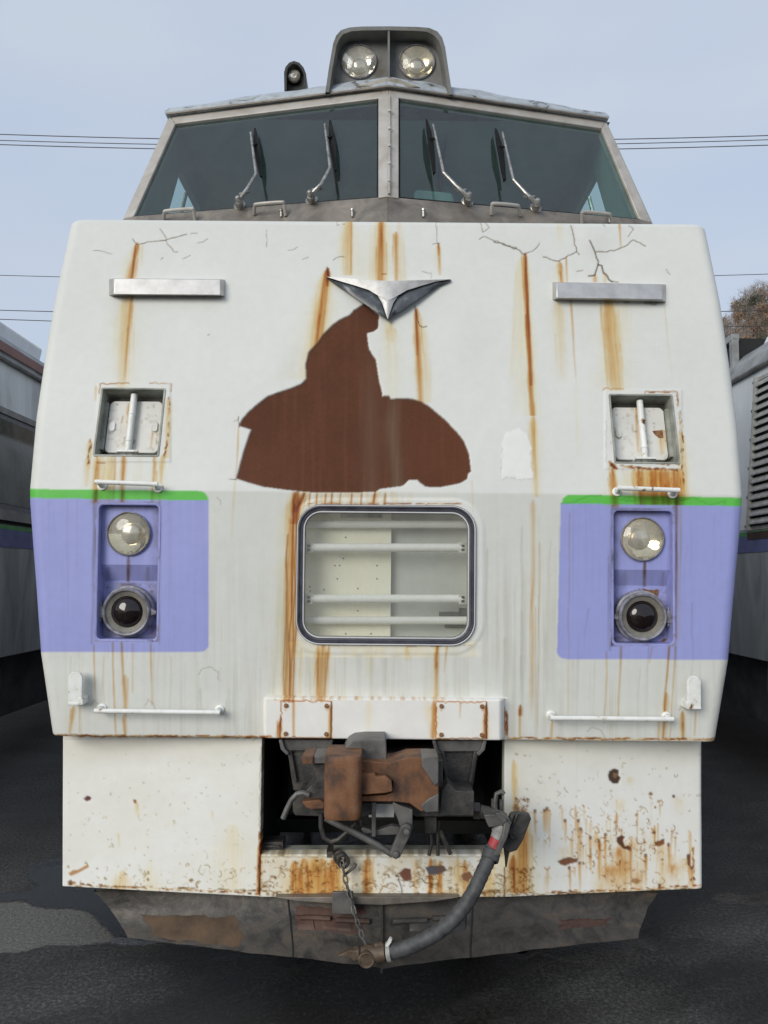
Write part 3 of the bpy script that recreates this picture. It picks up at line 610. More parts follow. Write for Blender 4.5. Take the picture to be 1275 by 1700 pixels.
for j in range(11): u_ = rng.uniform(930, 1165); v_ = 860 + rng.uniform(0, 260); streak(u_, v_, u_ - 4, v_ + rng.uniform(60, 300), rng.uniform(.8, 2), 1.2, GRY, .15 + .3 * rng.random(), .08, j + 2700, .4, wob=2)
for j in range(22): u_ = rng.uniform(70, 480); v_ = 1070 + rng.uniform(0, 100); streak(u_, v_, u_ - 2, min(v_ + rng.uniform(40, 150), 1219), rng.uniform(.8, 2.4), 1.4, GRY, .10 + .3 * rng.random() ** 2, .08, j + 3000, .4, wob=1.6)
for j in range(14): u_ = rng.uniform(800, 930); v_ = 850 + rng.uniform(0, 260); streak(u_, v_, u_ - 2, min(v_ + rng.uniform(60, 300), 1222), rng.uniform(.8, 2.6), 1.4, GRY, .10 + .35 * rng.random() ** 2, .08, j + 4000, .4, wob=1.6)
streak(864, 1170, 864, 1188, 3, 3, RUST, .9, .7, 81)
# peeled curls of paint low on the left and right
for L in ([(330, 1120), (336, 1110), (350, 1107), (362, 1115), (364, 1130)], [(150, 1172), (156, 1162), (166, 1170), (170, 1178)], [(241, 1172), (246, 1160), (254, 1168), (258, 1176)], [(975, 1215), (982, 1208), (998, 1212), (1006, 1226)], [(1128, 1180), (1132, 1170), (1140, 1178)], [(912, 1190), (916, 1182), (920, 1190)], [(360, 826), (367, 833), (366, 838)]):
    line(L, 1.1, (.42, .36, .28), .7, .001)
# rusty lower lip
for i in range(420):
    u_ = rng.uniform(88, 1184)
    if 442 < u_ < 838: continue
    vb = 1221 + (u_ - 90) * .006
    line([(u_, vb + rng.uniform(-2, 2)), (u_ + rng.uniform(3, 18), vb + rng.uniform(-2, 2))], rng.uniform(1, 2.6), TAN if rng.random() < .6 else RUST, rng.uniform(.3, .8), seed=i)
# centre box: edges of its cover plates
def plate_edge(u0, v0, u1, v1, s):
    line([(u0, v0), (u1, v0 + .5), (u1, v1), (u0, v1), (u0, v0)], 1.8, RUST, .8, jit=.9, seed=s)
    for q in ((u0 + 8, v0 + 4), (u1 - 7, v0 + 4), (u0 + 7, v1 - 6), (u1 - 7, v1 - 6)):
        streak(q[0], q[1], q[0], q[1] + 12, 2.5, 2, ORG, .8, .3, s + int(q[0]))
plate_edge(466, 1164, 550, 1225, 5); plate_edge(724, 1165, 808, 1226, 6)
streak(488, 1160, 488, 1224, 2.2, 1.8, ORG, .9, .7, 401); streak(534, 1160, 533, 1166, 3, 3, ORG, .8, .6, 402); streak(720, 1164, 719, 1226, 4, 3.6, ORG, .9, .8, 403, .4); streak(765, 1165, 764, 1195, 1.6, 1.2, ORG, .7, .2, 404); streak(612, 1164, 612, 1215, 6, 4, YEL, .8, .3, 405); streak(710, 1164, 708, 1200, 5, 4, YEL, .7, .3, 406); streak(466, 1190, 463, 1226, 2.5, 3, RUST, .8, .7, 407); streak(806, 1170, 806, 1226, 2.4, 3, RUST, .8, .8, 408); streak(549, 1170, 548, 1226, 2, 2.4, ORG, .8, .7, 409)
for i in range(50):
    u_ = rng.uniform(442, 838); line([(u_, 1161), (u_ + rng.uniform(2, 7), 1161.5)], rng.uniform(1, 2), RUST if rng.random() < .5 else TAN, .35, seed=i + 500)
for i in range(14):
    u_ = 838 + rng.uniform(-2, 4); line([(u_, rng.uniform(1165, 1215)), (u_, rng.uniform(1175, 1228))], 2, RUST, .7, seed=i + 600)

# --- skirt panels: stone chips, curled flakes, drips
def chip(u_, v_, s, dark, seed):
    r = np.random.default_rng(seed); kind = r.random()
    s = s * r.lognormal(-.15, .45)
    if kind < .38:                                              # a small scab
        n = r.integers(5, 9); patch([(u_ + s * .55 * r.uniform(.4, 1.3) * math.cos(6.283 * k / n), v_ + s * .5 * r.uniform(.4, 1.3) * math.sin(6.283 * k / n)) for k in range(n)], tint=dark, a=r.uniform(.35, .95)); return
    if kind < .55:                                              # a scratch
        a0 = r.uniform(0, 6.283); line([(u_, v_), (u_ + 1.6 * s * math.cos(a0), v_ + 1.6 * s * math.sin(a0))], r.uniform(.5, 1.2), dark, r.uniform(.3, .8), jit=.6, seed=seed); return
    a0 = r.uniform(0, 360); sp = r.uniform(70, 210)
    L = [(u_ + s * math.cos(math.radians(a0 + sp * k / 5)) * r.uniform(.7, 1.2), v_ + s * math.sin(math.radians(a0 + sp * k / 5)) * r.uniform(.7, 1.3)) for k in range(6)]
    line(L, r.uniform(.8, 1.7), dark, r.uniform(.35, .85), .0005, jit=.5, seed=seed)
for i in range(150):
    u_, v_ = rng.uniform(112, 430), 1250 + 230 * rng.random() ** .8
    chip(u_, v_, rng.uniform(.8, 3.4) * (1.25 if rng.random() < .15 else .8), [(.5, .48, .40), (.42, .36, .24), (.6, .5, .3)][i % 3], i)
for i in range(90):
    chip(rng.uniform(112, 430), rng.uniform(1436, 1484), rng.uniform(1.5, 5), (.35, .24, .12), 2000 + i)
for i in range(170):
    chip(rng.uniform(850, 1160), 1245 + 235 * rng.random() ** .8, rng.uniform(1.2, 4.2), [(.45, .40, .32), (.40, .28, .14), (.55, .45, .28)][i % 3], 4000 + i)
cl = 0
for i in range(190):
    u_, v_ = rng.normal(1040, 58), rng.normal(1402, 44)
    if not (860 < u_ < 1158 and 1300 < v_ < 1478): continue
    cl += 1
    chip(u_, v_, rng.uniform(2, 6), [(.30, .16, .07), (.42, .24, .10), (.25, .12, .06)][i % 3], 6000 + i)
    if i % 3 == 0: streak(u_, v_, u_, min(v_ + rng.uniform(18, 75), 1482), rng.uniform(1, 2.6), 1, [ORG, TAN, TAN][i % 3 if i % 2 else 1], rng.uniform(.35, .8), .1, 7000 + i, .4)
for u_, v_, ln in ((938, 1362, 40), (960, 1362, 70), (964, 1376, 70), (980, 1390, 60), (994, 1396, 70), (1005, 1385, 80), (1046, 1410, 60), (1072, 1420, 55), (1110, 1402, 40), (1144, 1420, 55), (945, 1440, 42), (962, 1432, 52), (1148, 1440, 40), (1095, 1470, 14), (904, 1345, 40), (908, 1342, 45), (888, 1346, 40)):
    streak(u_, v_, u_ + 1, min(v_ + ln, 1482), 2.2, 1.6, ORG, .9, .2, int(u_) + 9000, .4); patch([(u_ - 3, v_ - 3), (u_ + 3, v_ - 2), (u_ + 2, v_ + 4), (u_ - 2, v_ + 3)], rgb=(.16, .07, .03), a=.85)
for u_, w__ in ((1000, 12), (1050, 14), (1100, 10), (1030, 9)): streak(u_, 1400, u_, 1482, w__, w__ * 1.2, TAN, .35, .35, int(u_), .8)
rust_edge([(108, 1466), (250, 1474), (430, 1484)], 3.5, 70, False, 21); rust_edge([(845, 1484), (1000, 1478), (1156, 1471)], 3.5, 80, False, 22); rust_edge([(432, 1380), (430, 1484)], 3, 34, True, 23); rust_edge([(1150, 1405), (1152, 1470)], 3, 18, True, 24)
for i in range(34):
    u_, v_, r0 = rng.normal(1050, 55), rng.normal(1420, 36), rng.uniform(4, 13)
    if not (870 < u_ < 1150): continue
    sl = (slice(int(v_ - 2 * r0), min(int(v_ + 4 * r0), 1486)), slice(int(u_ - 2 * r0), int(u_ + 2 * r0))); dv = VV[sl] - v_
    put(sl, np.exp(-((UU[sl] - u_) / r0) ** 2 - (dv / np.where(dv > 0, 2 * r0, r0 * .7)) ** 2) * fbm(dv.shape, (7, 4), 12000 + i, 3) * rng.uniform(.4, 1.1), tint=TAN if i % 3 else ORG)
# larger holes and scabs
patch([(1012, 1281), (1020, 1276), (1028, 1279), (1027, 1287), (1031, 1292), (1027, 1301), (1019, 1302), (1012, 1296), (1010, 1288)], rgb=(.075, .045, .03), depth=.004); patch([(1019, 1283), (1026, 1285), (1023, 1293), (1018, 1290)], rgb=(.22, .14, .07))
patch([(1025, 1391), (1032, 1387), (1038, 1389), (1035, 1396), (1038, 1405), (1049, 1408), (1046, 1412), (1036, 1410), (1028, 1403), (1024, 1397)], rgb=(.12, .045, .02), depth=.004)
patch([(1087, 1398), (1096, 1396), (1104, 1392), (1104, 1402), (1096, 1406), (1088, 1404)], rgb=(.22, .085, .03), depth=.003)
patch([(926, 1430), (935, 1426), (945, 1423), (955, 1426), (962, 1424), (958, 1432), (948, 1434), (938, 1438), (930, 1435)], rgb=(.20, .09, .045), depth=.003)
patch([(1140, 1418), (1147, 1422), (1147, 1440), (1142, 1436)], rgb=(.18, .07, .03), depth=.002); patch([(1117, 1320), (1121, 1320), (1120, 1325), (1117, 1325)], rgb=(.06, .03, .02)); patch([(1083, 1381), (1088, 1379), (1089, 1385), (1084, 1385)], rgb=(.16, .06, .03))
patch([(139, 1326), (145, 1321), (152, 1324), (150, 1329), (144, 1331)], rgb=(.13, .04, .04), depth=.003)
patch([(221, 1328), (226, 1327), (227, 1333), (223, 1334)], rgb=(.3, .12, .04)); streak(226, 1330, 229, 1358, 2.4, 2, TAN, .8, .15, 411)
streak(197, 1383, 198, 1405, 2, 1.6, TAN, .9, .3, 412); streak(353, 1346, 353, 1362, 2, 1.5, TAN, .8, .3, 413); streak(205, 1445, 202, 1480, 9, 12, TAN, .55, .6, 414, .6); streak(385, 1370, 385, 1478, 18, 22, YEL, .55, .5, 415, .5); streak(250, 1430, 250, 1478, 12, 14, YEL, .5, .5, 416)
patch([(114, 1450), (121, 1445), (130, 1444), (146, 1435), (148, 1439), (128, 1450), (118, 1454)], tint=RUST, a=.6); patch([(112, 1464), (118, 1460), (122, 1466), (117, 1471)], rgb=(.2, .11, .05))
# right skirt: inner rusty edge behind the hose
streak(852, 1262, 856, 1340, 4, 3, TAN, .9, .7, 421, .3, 3); streak(858, 1335, 862, 1482, 14, 18, TAN, .8, .75, 422, .7, 4); streak(870, 1345, 868, 1482, 10, 12, ORG, .7, .6, 423, .8, 3); streak(852, 1420, 853, 1482, 4, 4, RUST, .8, .7, 424)
for i in range(60): chip(rng.uniform(855, 878), rng.uniform(1325, 1352), rng.uniform(1, 4), (.20, .09, .05), 8000 + i)
for i in range(70): chip(rng.uniform(846, 885), rng.uniform(1440, 1484), rng.uniform(2, 5), (.30, .2, .1), 8200 + i)
# bottom beam: the worst of it
sl = (slice(1416, 1494), slice(428, 845)); nb = fbm((78, 417), (60, 16), 101, 4); nb2 = fbm((78, 417), (14, 14), 103, 4)
put(sl, np.clip(nb * 1.6 - .45, 0, 1) * .55, tint=TAN)
put(sl, np.clip((nb2 - .62) * 9, 0, 1) * .55, tint=(.5, .40, .28))
for u_, w__, t_, a_ in ((490, 7, ORG, .95), (505, 9, ORG, .9), (520, 8, TAN, .9), (535, 10, ORG, .95), (552, 9, ORG, .9), (565, 7, TAN, .8), (520, 30, TAN, .7), (612, 8, ORG, .8), (606, 4, ORG, .6), (715, 4, ORG, .8), (730, 5, ORG, .85), (760, 6, TAN, .7), (772, 5, ORG, .6), (812, 6, TAN, .8), (690, 5, TAN, .5)):
    streak(u_, 1422 + rng.uniform(0, 8), u_, 1489, w__, w__, t_, a_, a_ * .75, int(u_) + 500, .7, 3)
for i in range(120):
    u_, v_ = rng.uniform(434, 575), rng.uniform(1424, 1486); chip(u_, v_, rng.uniform(1.5, 5), (.28, .17, .09), 9100 + i)
for i in range(150):
    u_, v_ = rng.uniform(575, 838), 1430 + 56 * rng.random() ** .7; chip(u_, v_, rng.uniform(2, 6.5), [(.40, .30, .18), (.30, .2, .12), (.45, .36, .24)][i % 3], 9400 + i)
for i in range(60):
    u_, v_ = rng.uniform(436, 836), 1432 + 54 * rng.random() ** .6; r_ = rng.uniform(4, 10); a0 = rng.uniform(3.0, 4.4)
    line([(u_ + r_ * math.cos(a0 + q * .42) * rng.uniform(.85, 1.15), v_ + .8 * r_ * math.sin(a0 + q * .42) * rng.uniform(.85, 1.15)) for q in range(int(rng.integers(4, 9)))], rng.uniform(.8, 2.2), (.34, .22, .12), rng.uniform(.5, .95), .001, .7, i)
patch([(662, 1450), (672, 1441), (682, 1443), (684, 1462), (672, 1464)], rgb=(.17, .07, .045), depth=.002); patch([(707, 1441), (720, 1437), (738, 1438), (742, 1446), (728, 1453), (714, 1453)], rgb=(.13, .085, .07), depth=.002); patch([(706, 1440), (720, 1437), (724, 1450), (712, 1453)], rgb=(.09, .10, .13), a=.8)
patch([(766, 1452), (780, 1446), (786, 1456), (776, 1464), (768, 1460)], rgb=(.22, .10, .05)); line([(656, 1452), (662, 1456), (664, 1466), (668, 1484)], 2, (.2, .2, .22), .9); line([(692, 1462), (700, 1458), (706, 1466), (718, 1468)], 2, (.25, .2, .12), .9); line([(625, 1488), (635, 1472), (650, 1466), (660, 1472)], 2, (.4, .26, .14), .8)
for v_ in (1419, 1422): line([(432, v_), (640, v_ + .5), (836, v_)], 2.4, (.5, .46, .38), .55, jit=.8, seed=v_)
for i in range(160):
    u_ = rng.uniform(108, 1160); vb = 1471 + 17 * (1 - abs(min(u_, 838 + 0 * u_) - 636) / 530) if u_ < 838 else 1488 - (u_ - 838) * .036
    line([(u_, vb - rng.uniform(0, 4)), (u_ + rng.uniform(3, 14), vb - rng.uniform(0, 4))], rng.uniform(1, 3), (.42, .30, .17), rng.uniform(.3, .8), seed=i + 700)
streak(431, 1400, 429, 1486, 2, 2.4, RUST, .9, .9, 431); line([(433, 1240), (432, 1330), (430, 1480)], 1.6, (.4, .33, .25), .8); line([(838, 1440), (838, 1488)], 1.4, DRK, .8)
line([(405, 1228), (415, 1224), (428, 1224), (420, 1230)], 2, (.7, .62, .42), .8)

def sample(arr, u, v):
    u = np.clip(u, 1, W_ - 2.001); v = np.clip(v, 1, H_ - 2.001)
    x0 = u.astype(int); y0 = v.astype(int); fx = u - x0; fy = v - y0
    if arr.ndim == 3: fx = fx[..., None]; fy = fy[..., None]
    return (arr[y0, x0] * (1 - fx) + arr[y0, x0 + 1] * fx) * (1 - fy) + (arr[y0 + 1, x0] * (1 - fx) + arr[y0 + 1, x0 + 1] * fx) * fy

def grid_part(name, P, parent, mat, keep=None, flat_uv=None, label=None, smooth=True):
    """a sheet of points P[row, col, 3]; colour and roughness read off the survey sheet and kept on the mesh"""
    ny, nx = P.shape[:2]
    Q = flat_uv if flat_uv is not None else P
    u, v = project(Q.reshape(-1, 3))
    col = sample(colr, u, v); rg = sample(rgh, u, v)
    idx = np.arange(ny * nx).reshape(ny, nx)
    F = np.stack([idx[:-1, :-1], idx[:-1, 1:], idx[1:, 1:], idx[1:, :-1]], -1).reshape(-1, 4)
    if keep is not None: F = F[keep.reshape(-1)]
    used = np.zeros(ny * nx, bool); used[F.reshape(-1)] = True
    remap = np.cumsum(used) - 1
    F = remap[F]; verts = P.reshape(-1, 3)[used] - np.array(wloc(parent)); col = col[used]; rg = rg[used]
    me = bpy.data.meshes.new(name)
    me.vertices.add(len(verts)); me.vertices.foreach_set('co', verts.astype(np.float32).ravel())
    me.loops.add(F.size); me.loops.foreach_set('vertex_index', F.astype(np.int32).ravel())
    me.polygons.add(len(F)); me.polygons.foreach_set('loop_start', np.arange(0, F.size, 4, dtype=np.int32))
    me.polygons.foreach_set('loop_total', np.full(len(F), 4, np.int32))
    me.polygons.foreach_set('use_smooth', np.full(len(F), smooth))
    a = me.color_attributes.new('Col', 'FLOAT_COLOR', 'POINT')
    a.data.foreach_set('color', np.concatenate([col, np.ones((len(col), 1))], 1).astype(np.float32).ravel())
    b = me.attributes.new('rough', 'FLOAT', 'POINT'); b.data.foreach_set('value', rg.astype(np.float32))
    me.update(); me.validate()
    me.materials.append(mat)
    o = bpy.data.objects.new(name, me); link(o, parent)
    if label: o['label'] = label
    return o

for (u0, v0, u1, v1) in ((172, 655, 272, 752), (1014, 662, 1120, 766)):
    sl = (slice(v0, v1), slice(u0, u1)); shp = (v1 - v0, u1 - u0)
    colr[sl] = np.array((0.665, 0.66, 0.62), np.float32) * (0.88 + .2 * fbm(shp, (20, 26), 131 + u0, 4))[..., None]; rgh[sl] = .5
    put(sl, np.clip(fbm(shp, (9, 9), 133 + u0, 3) * 3.2 - 2.05, 0, 1) * .55, tint=(.45, .38, .28))
for u_, v_, ve, w_, t_, a_ in ((216, 676, 744, 3, TAN, .8), (214, 670, 690, 2, ORG, .7), (254, 706, 744, 1.6, ORG, .8), (262, 712, 744, 2, TAN, .5), (204, 690, 704, 1.4, RUST, .6), (202, 697, 744, 1.2, TAN, .35), (232, 680, 744, 1.2, GRY, .5), (1056, 665, 755, 2, ORG, .6), (1070, 690, 755, 1.6, GRY, .6), (1098, 712, 756, 4, TAN, .7), (1095, 715, 756, 1.2, ORG, .8), (1104, 714, 745, 1.3, ORG, .6)):
    streak(u_, v_, u_ - 3 if u_ < 640 else u_ + 3, ve, w_, w_, t_, a_, a_ * .4, int(u_ + v_))
for i in range(26):
    left = i % 2; chip(rng.uniform(180, 262) if left else rng.uniform(1022, 1108), rng.uniform(668, 740) + (0 if left else 9), rng.uniform(1.5, 4), (.4, .34, .26), 11000 + i)
for (u0, v0, u1, v1, uc, vc, vm, side) in ((158, 834, 266, 1066, 210, 1016, 966, -1), (1014, 844, 1122, 1074, 1067, 1024, 974, 1)):
    sl = (slice(v0, v1), slice(u0, u1)); shp = (v1 - v0, u1 - u0); u = UU[sl]; v = VV[sl]
    colr[sl] = (0.315, 0.345, 0.66); rgh[sl] = .42
    put(sl, np.clip(fbm(shp, (60, 6), 141 + u0, 3) * 2 - .8, 0, 1) * .4, tint=(.72, .68, .72))
    edge = np.clip(1 - np.minimum(np.minimum(u - u0 - 4, u1 - 4 - u), v - v0 - 3) / 12, 0, 1)
    put(sl, edge * fbm(shp, (16, 10), 143 + u0, 3) * .9, tint=(.45, .38, .33))
    lowp = np.clip((v - vm) / 4, 0, 1); gr = np.clip(fbm(shp, (22, 22), 147 + u0, 5) * 2.6 - .95, 0, 1)
    put(sl, lowp * gr * .75, rgb=(.30, .29, .36)); put(sl, lowp * np.clip(fbm(shp, (14, 16), 149 + u0, 4) * 3 - 1.55, 0, 1) * .85, tint=(.40, .32, .27))
    hgt[sl] += lowp * (fbm(shp, (10, 10), 151 + u0, 3) - .5) * .004
    streak(uc + 3, vm - 42, uc + 3, vm, 2.2, 2.6, DRK, .55, .45, 161 + u0, .3); streak(u0 + 22, vm - 24, u0 + 20, vm, 6, 6, (.6, .5, .42), .5, .4, 163 + u0); streak(u1 - 20, vm - 24, u1 - 20, vm, 7, 7, (.6, .5, .42), .5, .4, 165 + u0)
    for i in range(14): chip(rng.uniform(u0 + 8, u1 - 8), rng.uniform(vm + 2, vm + 24), rng.uniform(1.5, 4), (.42, .34, .30), 11100 + i)
# raised flanges round the two step hatches
for q in ((160, 637, 284, 768), (1003, 646, 1133, 780)):
    sl, sdist = rrmask(*q, 3); hgt[sl] += np.clip(-sdist / 1.5, 0, 1) * 0.003

# ================================================================== THE RAILCAR
car = thing('railcar', 'rusting white railcar facing the camera with lavender panels and a peeled brown patch', 'train', (0, 3.6, 0))

VL = np.array([366, 500, 600, 700, 818, 840, 1090, 1223.0]); HP = np.array([525, 553, 569.5, 582.5, 592.3, 591.8, 571.5, 550.5])
def half_width(z):
    z = np.asarray(z, float)
    y = np.where(z >= Z_W, Y_W + (z - Z_W) * K_UP, Y_W + (z - Z_W) * K_LO)
    P = np.stack([np.zeros_like(z), y + 0.035, z], -1)
    _, v = project(P); d = (P - np.array(CAM)) @ A_F
    return np.interp(v, VL, HP) * d / F_PX
# openings: x0, x1, z0, z1 on the front
def opening(pts):
    q = [S(*p_) for p_ in pts]
    return ((q[0].x + q[3].x) / 2, (q[1].x + q[2].x) / 2, (q[2].z + q[3].z) / 2, (q[0].z + q[1].z) / 2)
HATCH = [opening([(170.7, 647), (273, 647), (262, 756), (157.6, 756)]), opening([(1012.4, 656.5), (1116, 658), (1123.5, 768), (1021.8, 768)])]
LAMP = [opening([(162, 838), (262, 838), (262, 1062), (162, 1062)]), opening([(1020, 847.5), (1119, 848), (1116, 1069), (1017, 1069)])]
WIN = opening([(504, 850), (777.5, 850), (777.5, 1058.5), (504, 1058.5)])
OPEN = HATCH + LAMP + [WIN]

def lines(a, b, step, must):
    L = np.arange(a, b, step); keep = np.ones(len(L), bool)
    for q in must: keep &= np.abs(L - q) > step * 0.35
    return np.unique(np.concatenate([L[keep], must, [b]]))
STEP = 0.0042
xin = lines(-1.25, 1.25, STEP, [o[i] for o in OPEN for i in (0, 1)])
RT, RB, RC = 0.030, 0.008, 0.055
zin = lines(Z_B + RB, Z_T - RT, STEP, [o[i] for o in OPEN for i in (2, 3)])
rows = []                                             # z, y, shrink of half width, on the face
yb = Y_W + (Z_B + RB - Z_W) * K_LO
for dy in (0.12, 0.05): rows.append((Z_B, yb + dy, 0, 0))
for k in range(5):
    a = math.radians(90 - 90 * k / 5); rows.append((Z_B + RB - RB * math.sin(a), yb + RB * (1 - math.cos(a)), 0, 0))
for z in zin: rows.append((z, Y_W + (z - Z_W) * (K_UP if z >= Z_W else K_LO), 0, 1))
yt = rows[-1][1]
for k in range(1, 8):
    a = math.radians(90 * k / 7); rows.append((Z_T - RT + RT * math.sin(a), yt + RT * (1 - math.cos(a)) + 0.2 * RT * math.sin(a), RT * 1.2 * (1 - math.cos(a)), 0))
yl = rows[-1][1]
for dy in (0.03, 0.1, 0.25, 0.5): rows.append((Z_T, yl + dy, RT * 1.2, 0))
rows = np.array(rows); nz_ = len(rows)
hw = half_width(np.clip(rows[:, 0], Z_B, Z_T)) - rows[:, 2]
flat_end = hw - RC
nb_ = 22
tb = np.linspace(0, 1, nb_ + 1)[1:]
XR = 1.25 + (flat_end[:, None] - 1.25) * tb[None]
ang = np.radians(np.linspace(0, 90, 12))[1:]
XA_ = flat_end[:, None] + RC * np.sin(ang)[None]; DA = RC * (1 - np.cos(ang))
XS = np.repeat(hw[:, None], 3, 1); DS = RC + np.array([0.05, 0.2, 0.5])
Xr = np.concatenate([XR, XA_, XS], 1); Dr = np.concatenate([np.zeros(nb_), DA, DS])
X = np.concatenate([-Xr[:, ::-1], np.repeat(xin[None], nz_, 0), Xr], 1)
D = np.concatenate([Dr[::-1], np.zeros(len(xin)), Dr])
P = np.stack([X, rows[:, 1][:, None] + D[None], np.repeat(rows[:, 0][:, None], X.shape[1], 1)], -1)
P0 = P.copy()
uu, vv = project(P.reshape(-1, 3)); hh = sample(hgt, uu, vv).reshape(X.shape)
face = (rows[:, 3][:, None] > 0) & (D[None] < RC * 0.6)
P[..., 1] -= hh * face
# sides take the colour of the corner they continue
Pf = P0.copy(); nside = 3
for j in range(nside): Pf[:, j] = P0[:, nside]; Pf[:, -1 - j] = P0[:, -1 - nside]
Pf[:2] = P0[2]; Pf[-4:] = P0[-5]
cx = (P0[:-1, :-1, 0] + P0[1:, 1:, 0]) / 2; cz = (P0[:-1, :-1, 2] + P0[1:, 1:, 2]) / 2
cuv = project(((P0[:-1, :-1] + P0[1:, 1:]) / 2).reshape(-1, 3))
onface = (rows[:-1, 3][:, None] > 0) & np.ones_like(cx, bool)
hole = np.zeros_like(cx, bool)
for x0, x1, z0, z1 in OPEN: hole |= (cx > x0) & (cx < x1) & (cz > z0) & (cz < z1) & onface
pf = sample(peel_full, *cuv).reshape(cx.shape) > 0.5
pf &= onface
grid_part('front_shell', P, car, m_paint, ~hole & ~pf, Pf)
grid_part('exposed_steel', P, car, m_steel, pf & ~hole, Pf, 'brown rusted steel where the white skin has peeled off')

# body behind the front
def loop_body(y):
    zs = np.linspace(Z_B, 3.0, 14); hws = np.minimum(half_width(zs) - 0.006, 1.43)
    L = [Vector((-h, y, z)) for z, h in zip(zs, hws)]
    rf = [(-1.36, 3.25), (-1.15, 3.48), (-0.8, 3.60), (0, 3.66), (0.8, 3.60), (1.15, 3.48), (1.36, 3.25)]
    L += [Vector((x, y, z)) for x, z in rf]
    L += [Vector((h, y, z)) for z, h in zip(zs[::-1], hws[::-1])]
    return L
mb = MB(); mb.loft([loop_body(5.2), loop_body(22)], True, False, True)
part('car_body', mb, m_carw, car)
mb = MB()
zs = np.linspace(Z_B, Z_T - 0.01, 14); hws = half_width(zs) - 0.008
sideL = lambda y: [Vector((-h, y, z)) for z, h in zip(zs, hws)] + [Vector((h, y, z)) for z, h in zip(zs[::-1], hws[::-1])]
mb.loft([sideL(3.55), sideL(5.2)], True); part('nose_body', mb, m_carw, car)
for nm, m_, z0, z1 in (('green_band', m_cargreen, 1.86, 1.905), ('lavender_band', m_carpurple, 1.25, 1.86)):
    mb = MB()
    for s in (-1, 1):
        h0, h1 = float(half_width(np.array(z0))) - 0.003, float(half_width(np.array(z1))) - 0.003
        mb.quad(Vector((s * h0, 3.64, z0)), Vector((s * h1, 3.64, z1)), Vector((s * min(h1, 1.434), 22, z1)), Vector((s * min(h0, 1.434), 22, z0)))
    part(nm, mb, m_, car)
mb = MB(); mb.box((-1.2, 3.95, 0.84), (1.2, 22, 0.93)); mb.box((-1.2, 3.95, 0.30), (1.2, 4.05, 0.84)); mb.box((-1.25, 3.2, Z_B + 0.02), (1.25, 3.95, Z_B + 0.05))
mb.box((-0.52, 3.28, 0.30), (-0.50, 3.95, 0.9)); mb.box((0.50, 3.28, 0.30), (0.52, 3.95, 0.9)); mb.box((-0.1, 3.6, 0.45), (0.1, 4, 0.75))
mb.box((-0.5, 3.7, 0.36), (0.5, 3.95, 0.42)); mb.box((-0.42, 3.5, 0.5), (-0.40, 3.9, 0.9)); mb.box((0.30, 3.5, 0.55), (0.33, 3.9, 0.9))
part('underframe', mb, m_dark, car)
for y in (5.0, 7.1, 17.5, 19.6):
    mb = MB()
    for s in (-1, 1): mb.lathe(Vector((s * 0.53, y, 0.43)), (s, 0, 0), [(0.0, -0.07), (0.43, -0.07), (0.46, -0.05), (0.43, -0.04), (0.42, 0.06), (0.1, 0.07), (0, 0.09)], 28)
    mb.tube([(-0.53, y, 0.43), (0.53, y, 0.43)], 0.08, 12); part('wheelset', mb, m_iron, car)

# ------------------------------------------------------------------ step hatches
def sheet(c4, nx, ny, outer=None, back=.05, rnd=.0):
    """bilinear sheet TL TR BR BL, with its edges folded back"""
    TL, TR, BR, BL = [np.array(q) for q in c4]
    s = np.linspace(0, 1, nx)[None, :, None]; t = np.linspace(0, 1, ny)[:, None, None]
    P = (TL * (1 - s) + TR * s) * (1 - t) + (BL * (1 - s) + BR * s) * t
    return P
def recess(name, fr, w_, h_, r, depth, m_, lip=0.006, back=None):
    mb = MB()
    l0 = rr_loop(w_ + 2 * lip, h_ + 2 * lip, r + lip); l1 = rr_loop(w_ - 0.002, h_ - 0.002, r)
    mb.loft([L3(fr, l0, -0.002), L3(fr, l0, 0.0035), L3(fr, l1, 0.0035), L3(fr, l1, -depth)], True, False, back is not None)
    return part(name, mb, m_, car, angle=30)
def open_rect(o):
    x0, x1, z0, z1 = o; zm = (z0 + z1) / 2; up = zm > Z_W
    y = Y_W + (zm - Z_W) * (K_UP if up else K_LO)
    fr = Fr(Vector(((x0 + x1) / 2, y, zm)), XA, T_UP if up else T_LO, N_UP if up else N_LO)
    return fr, x1 - x0, (z1 - z0) / fr.T.z
bolt_mesh = None
def hole_plate(mb, poly, c, r, e1, e2, n=48):
    P2 = [((q - c).dot(e1), (q - c).dot(e2)) for q in poly]
    A = sorted(set([2 * math.pi * k / n - math.pi for k in range(n)] + [math.atan2(y, x) for x, y in P2]))
    inn, outr = [], []
    for a in A:
        dx, dy = math.cos(a), math.sin(a); best = 1e9
        for (x0, y0), (x1, y1) in zip(P2, P2[1:] + P2[:1]):
            ex, ey = x1 - x0, y1 - y0; den = dx * ey - dy * ex
            if abs(den) < 1e-12: continue
            t = (x0 * ey - y0 * ex) / den; k = (x0 * dy - y0 * dx) / den
            if t > 1e-6 and -1e-6 <= k <= 1 + 1e-6: best = min(best, t)
        inn.append(c + (e1 * dx + e2 * dy) * r); outr.append(c + (e1 * dx + e2 * dy) * best)
    mb.loft([inn, outr], True)
def bolt(pos, n, r, parent, m_=None, name='bolt'):
    mb = MB(); mb.lathe(Vector((0, 0, 0)), n, [(r, 0), (r, r * 0.6), (r * 0.8, r * 0.9), (0, r)], 8)
    me = mb.mesh(name, m_ or m_rustedge); o = bpy.data.objects.new(name, me); link(o, parent); o.location = pos - wloc(parent); return o
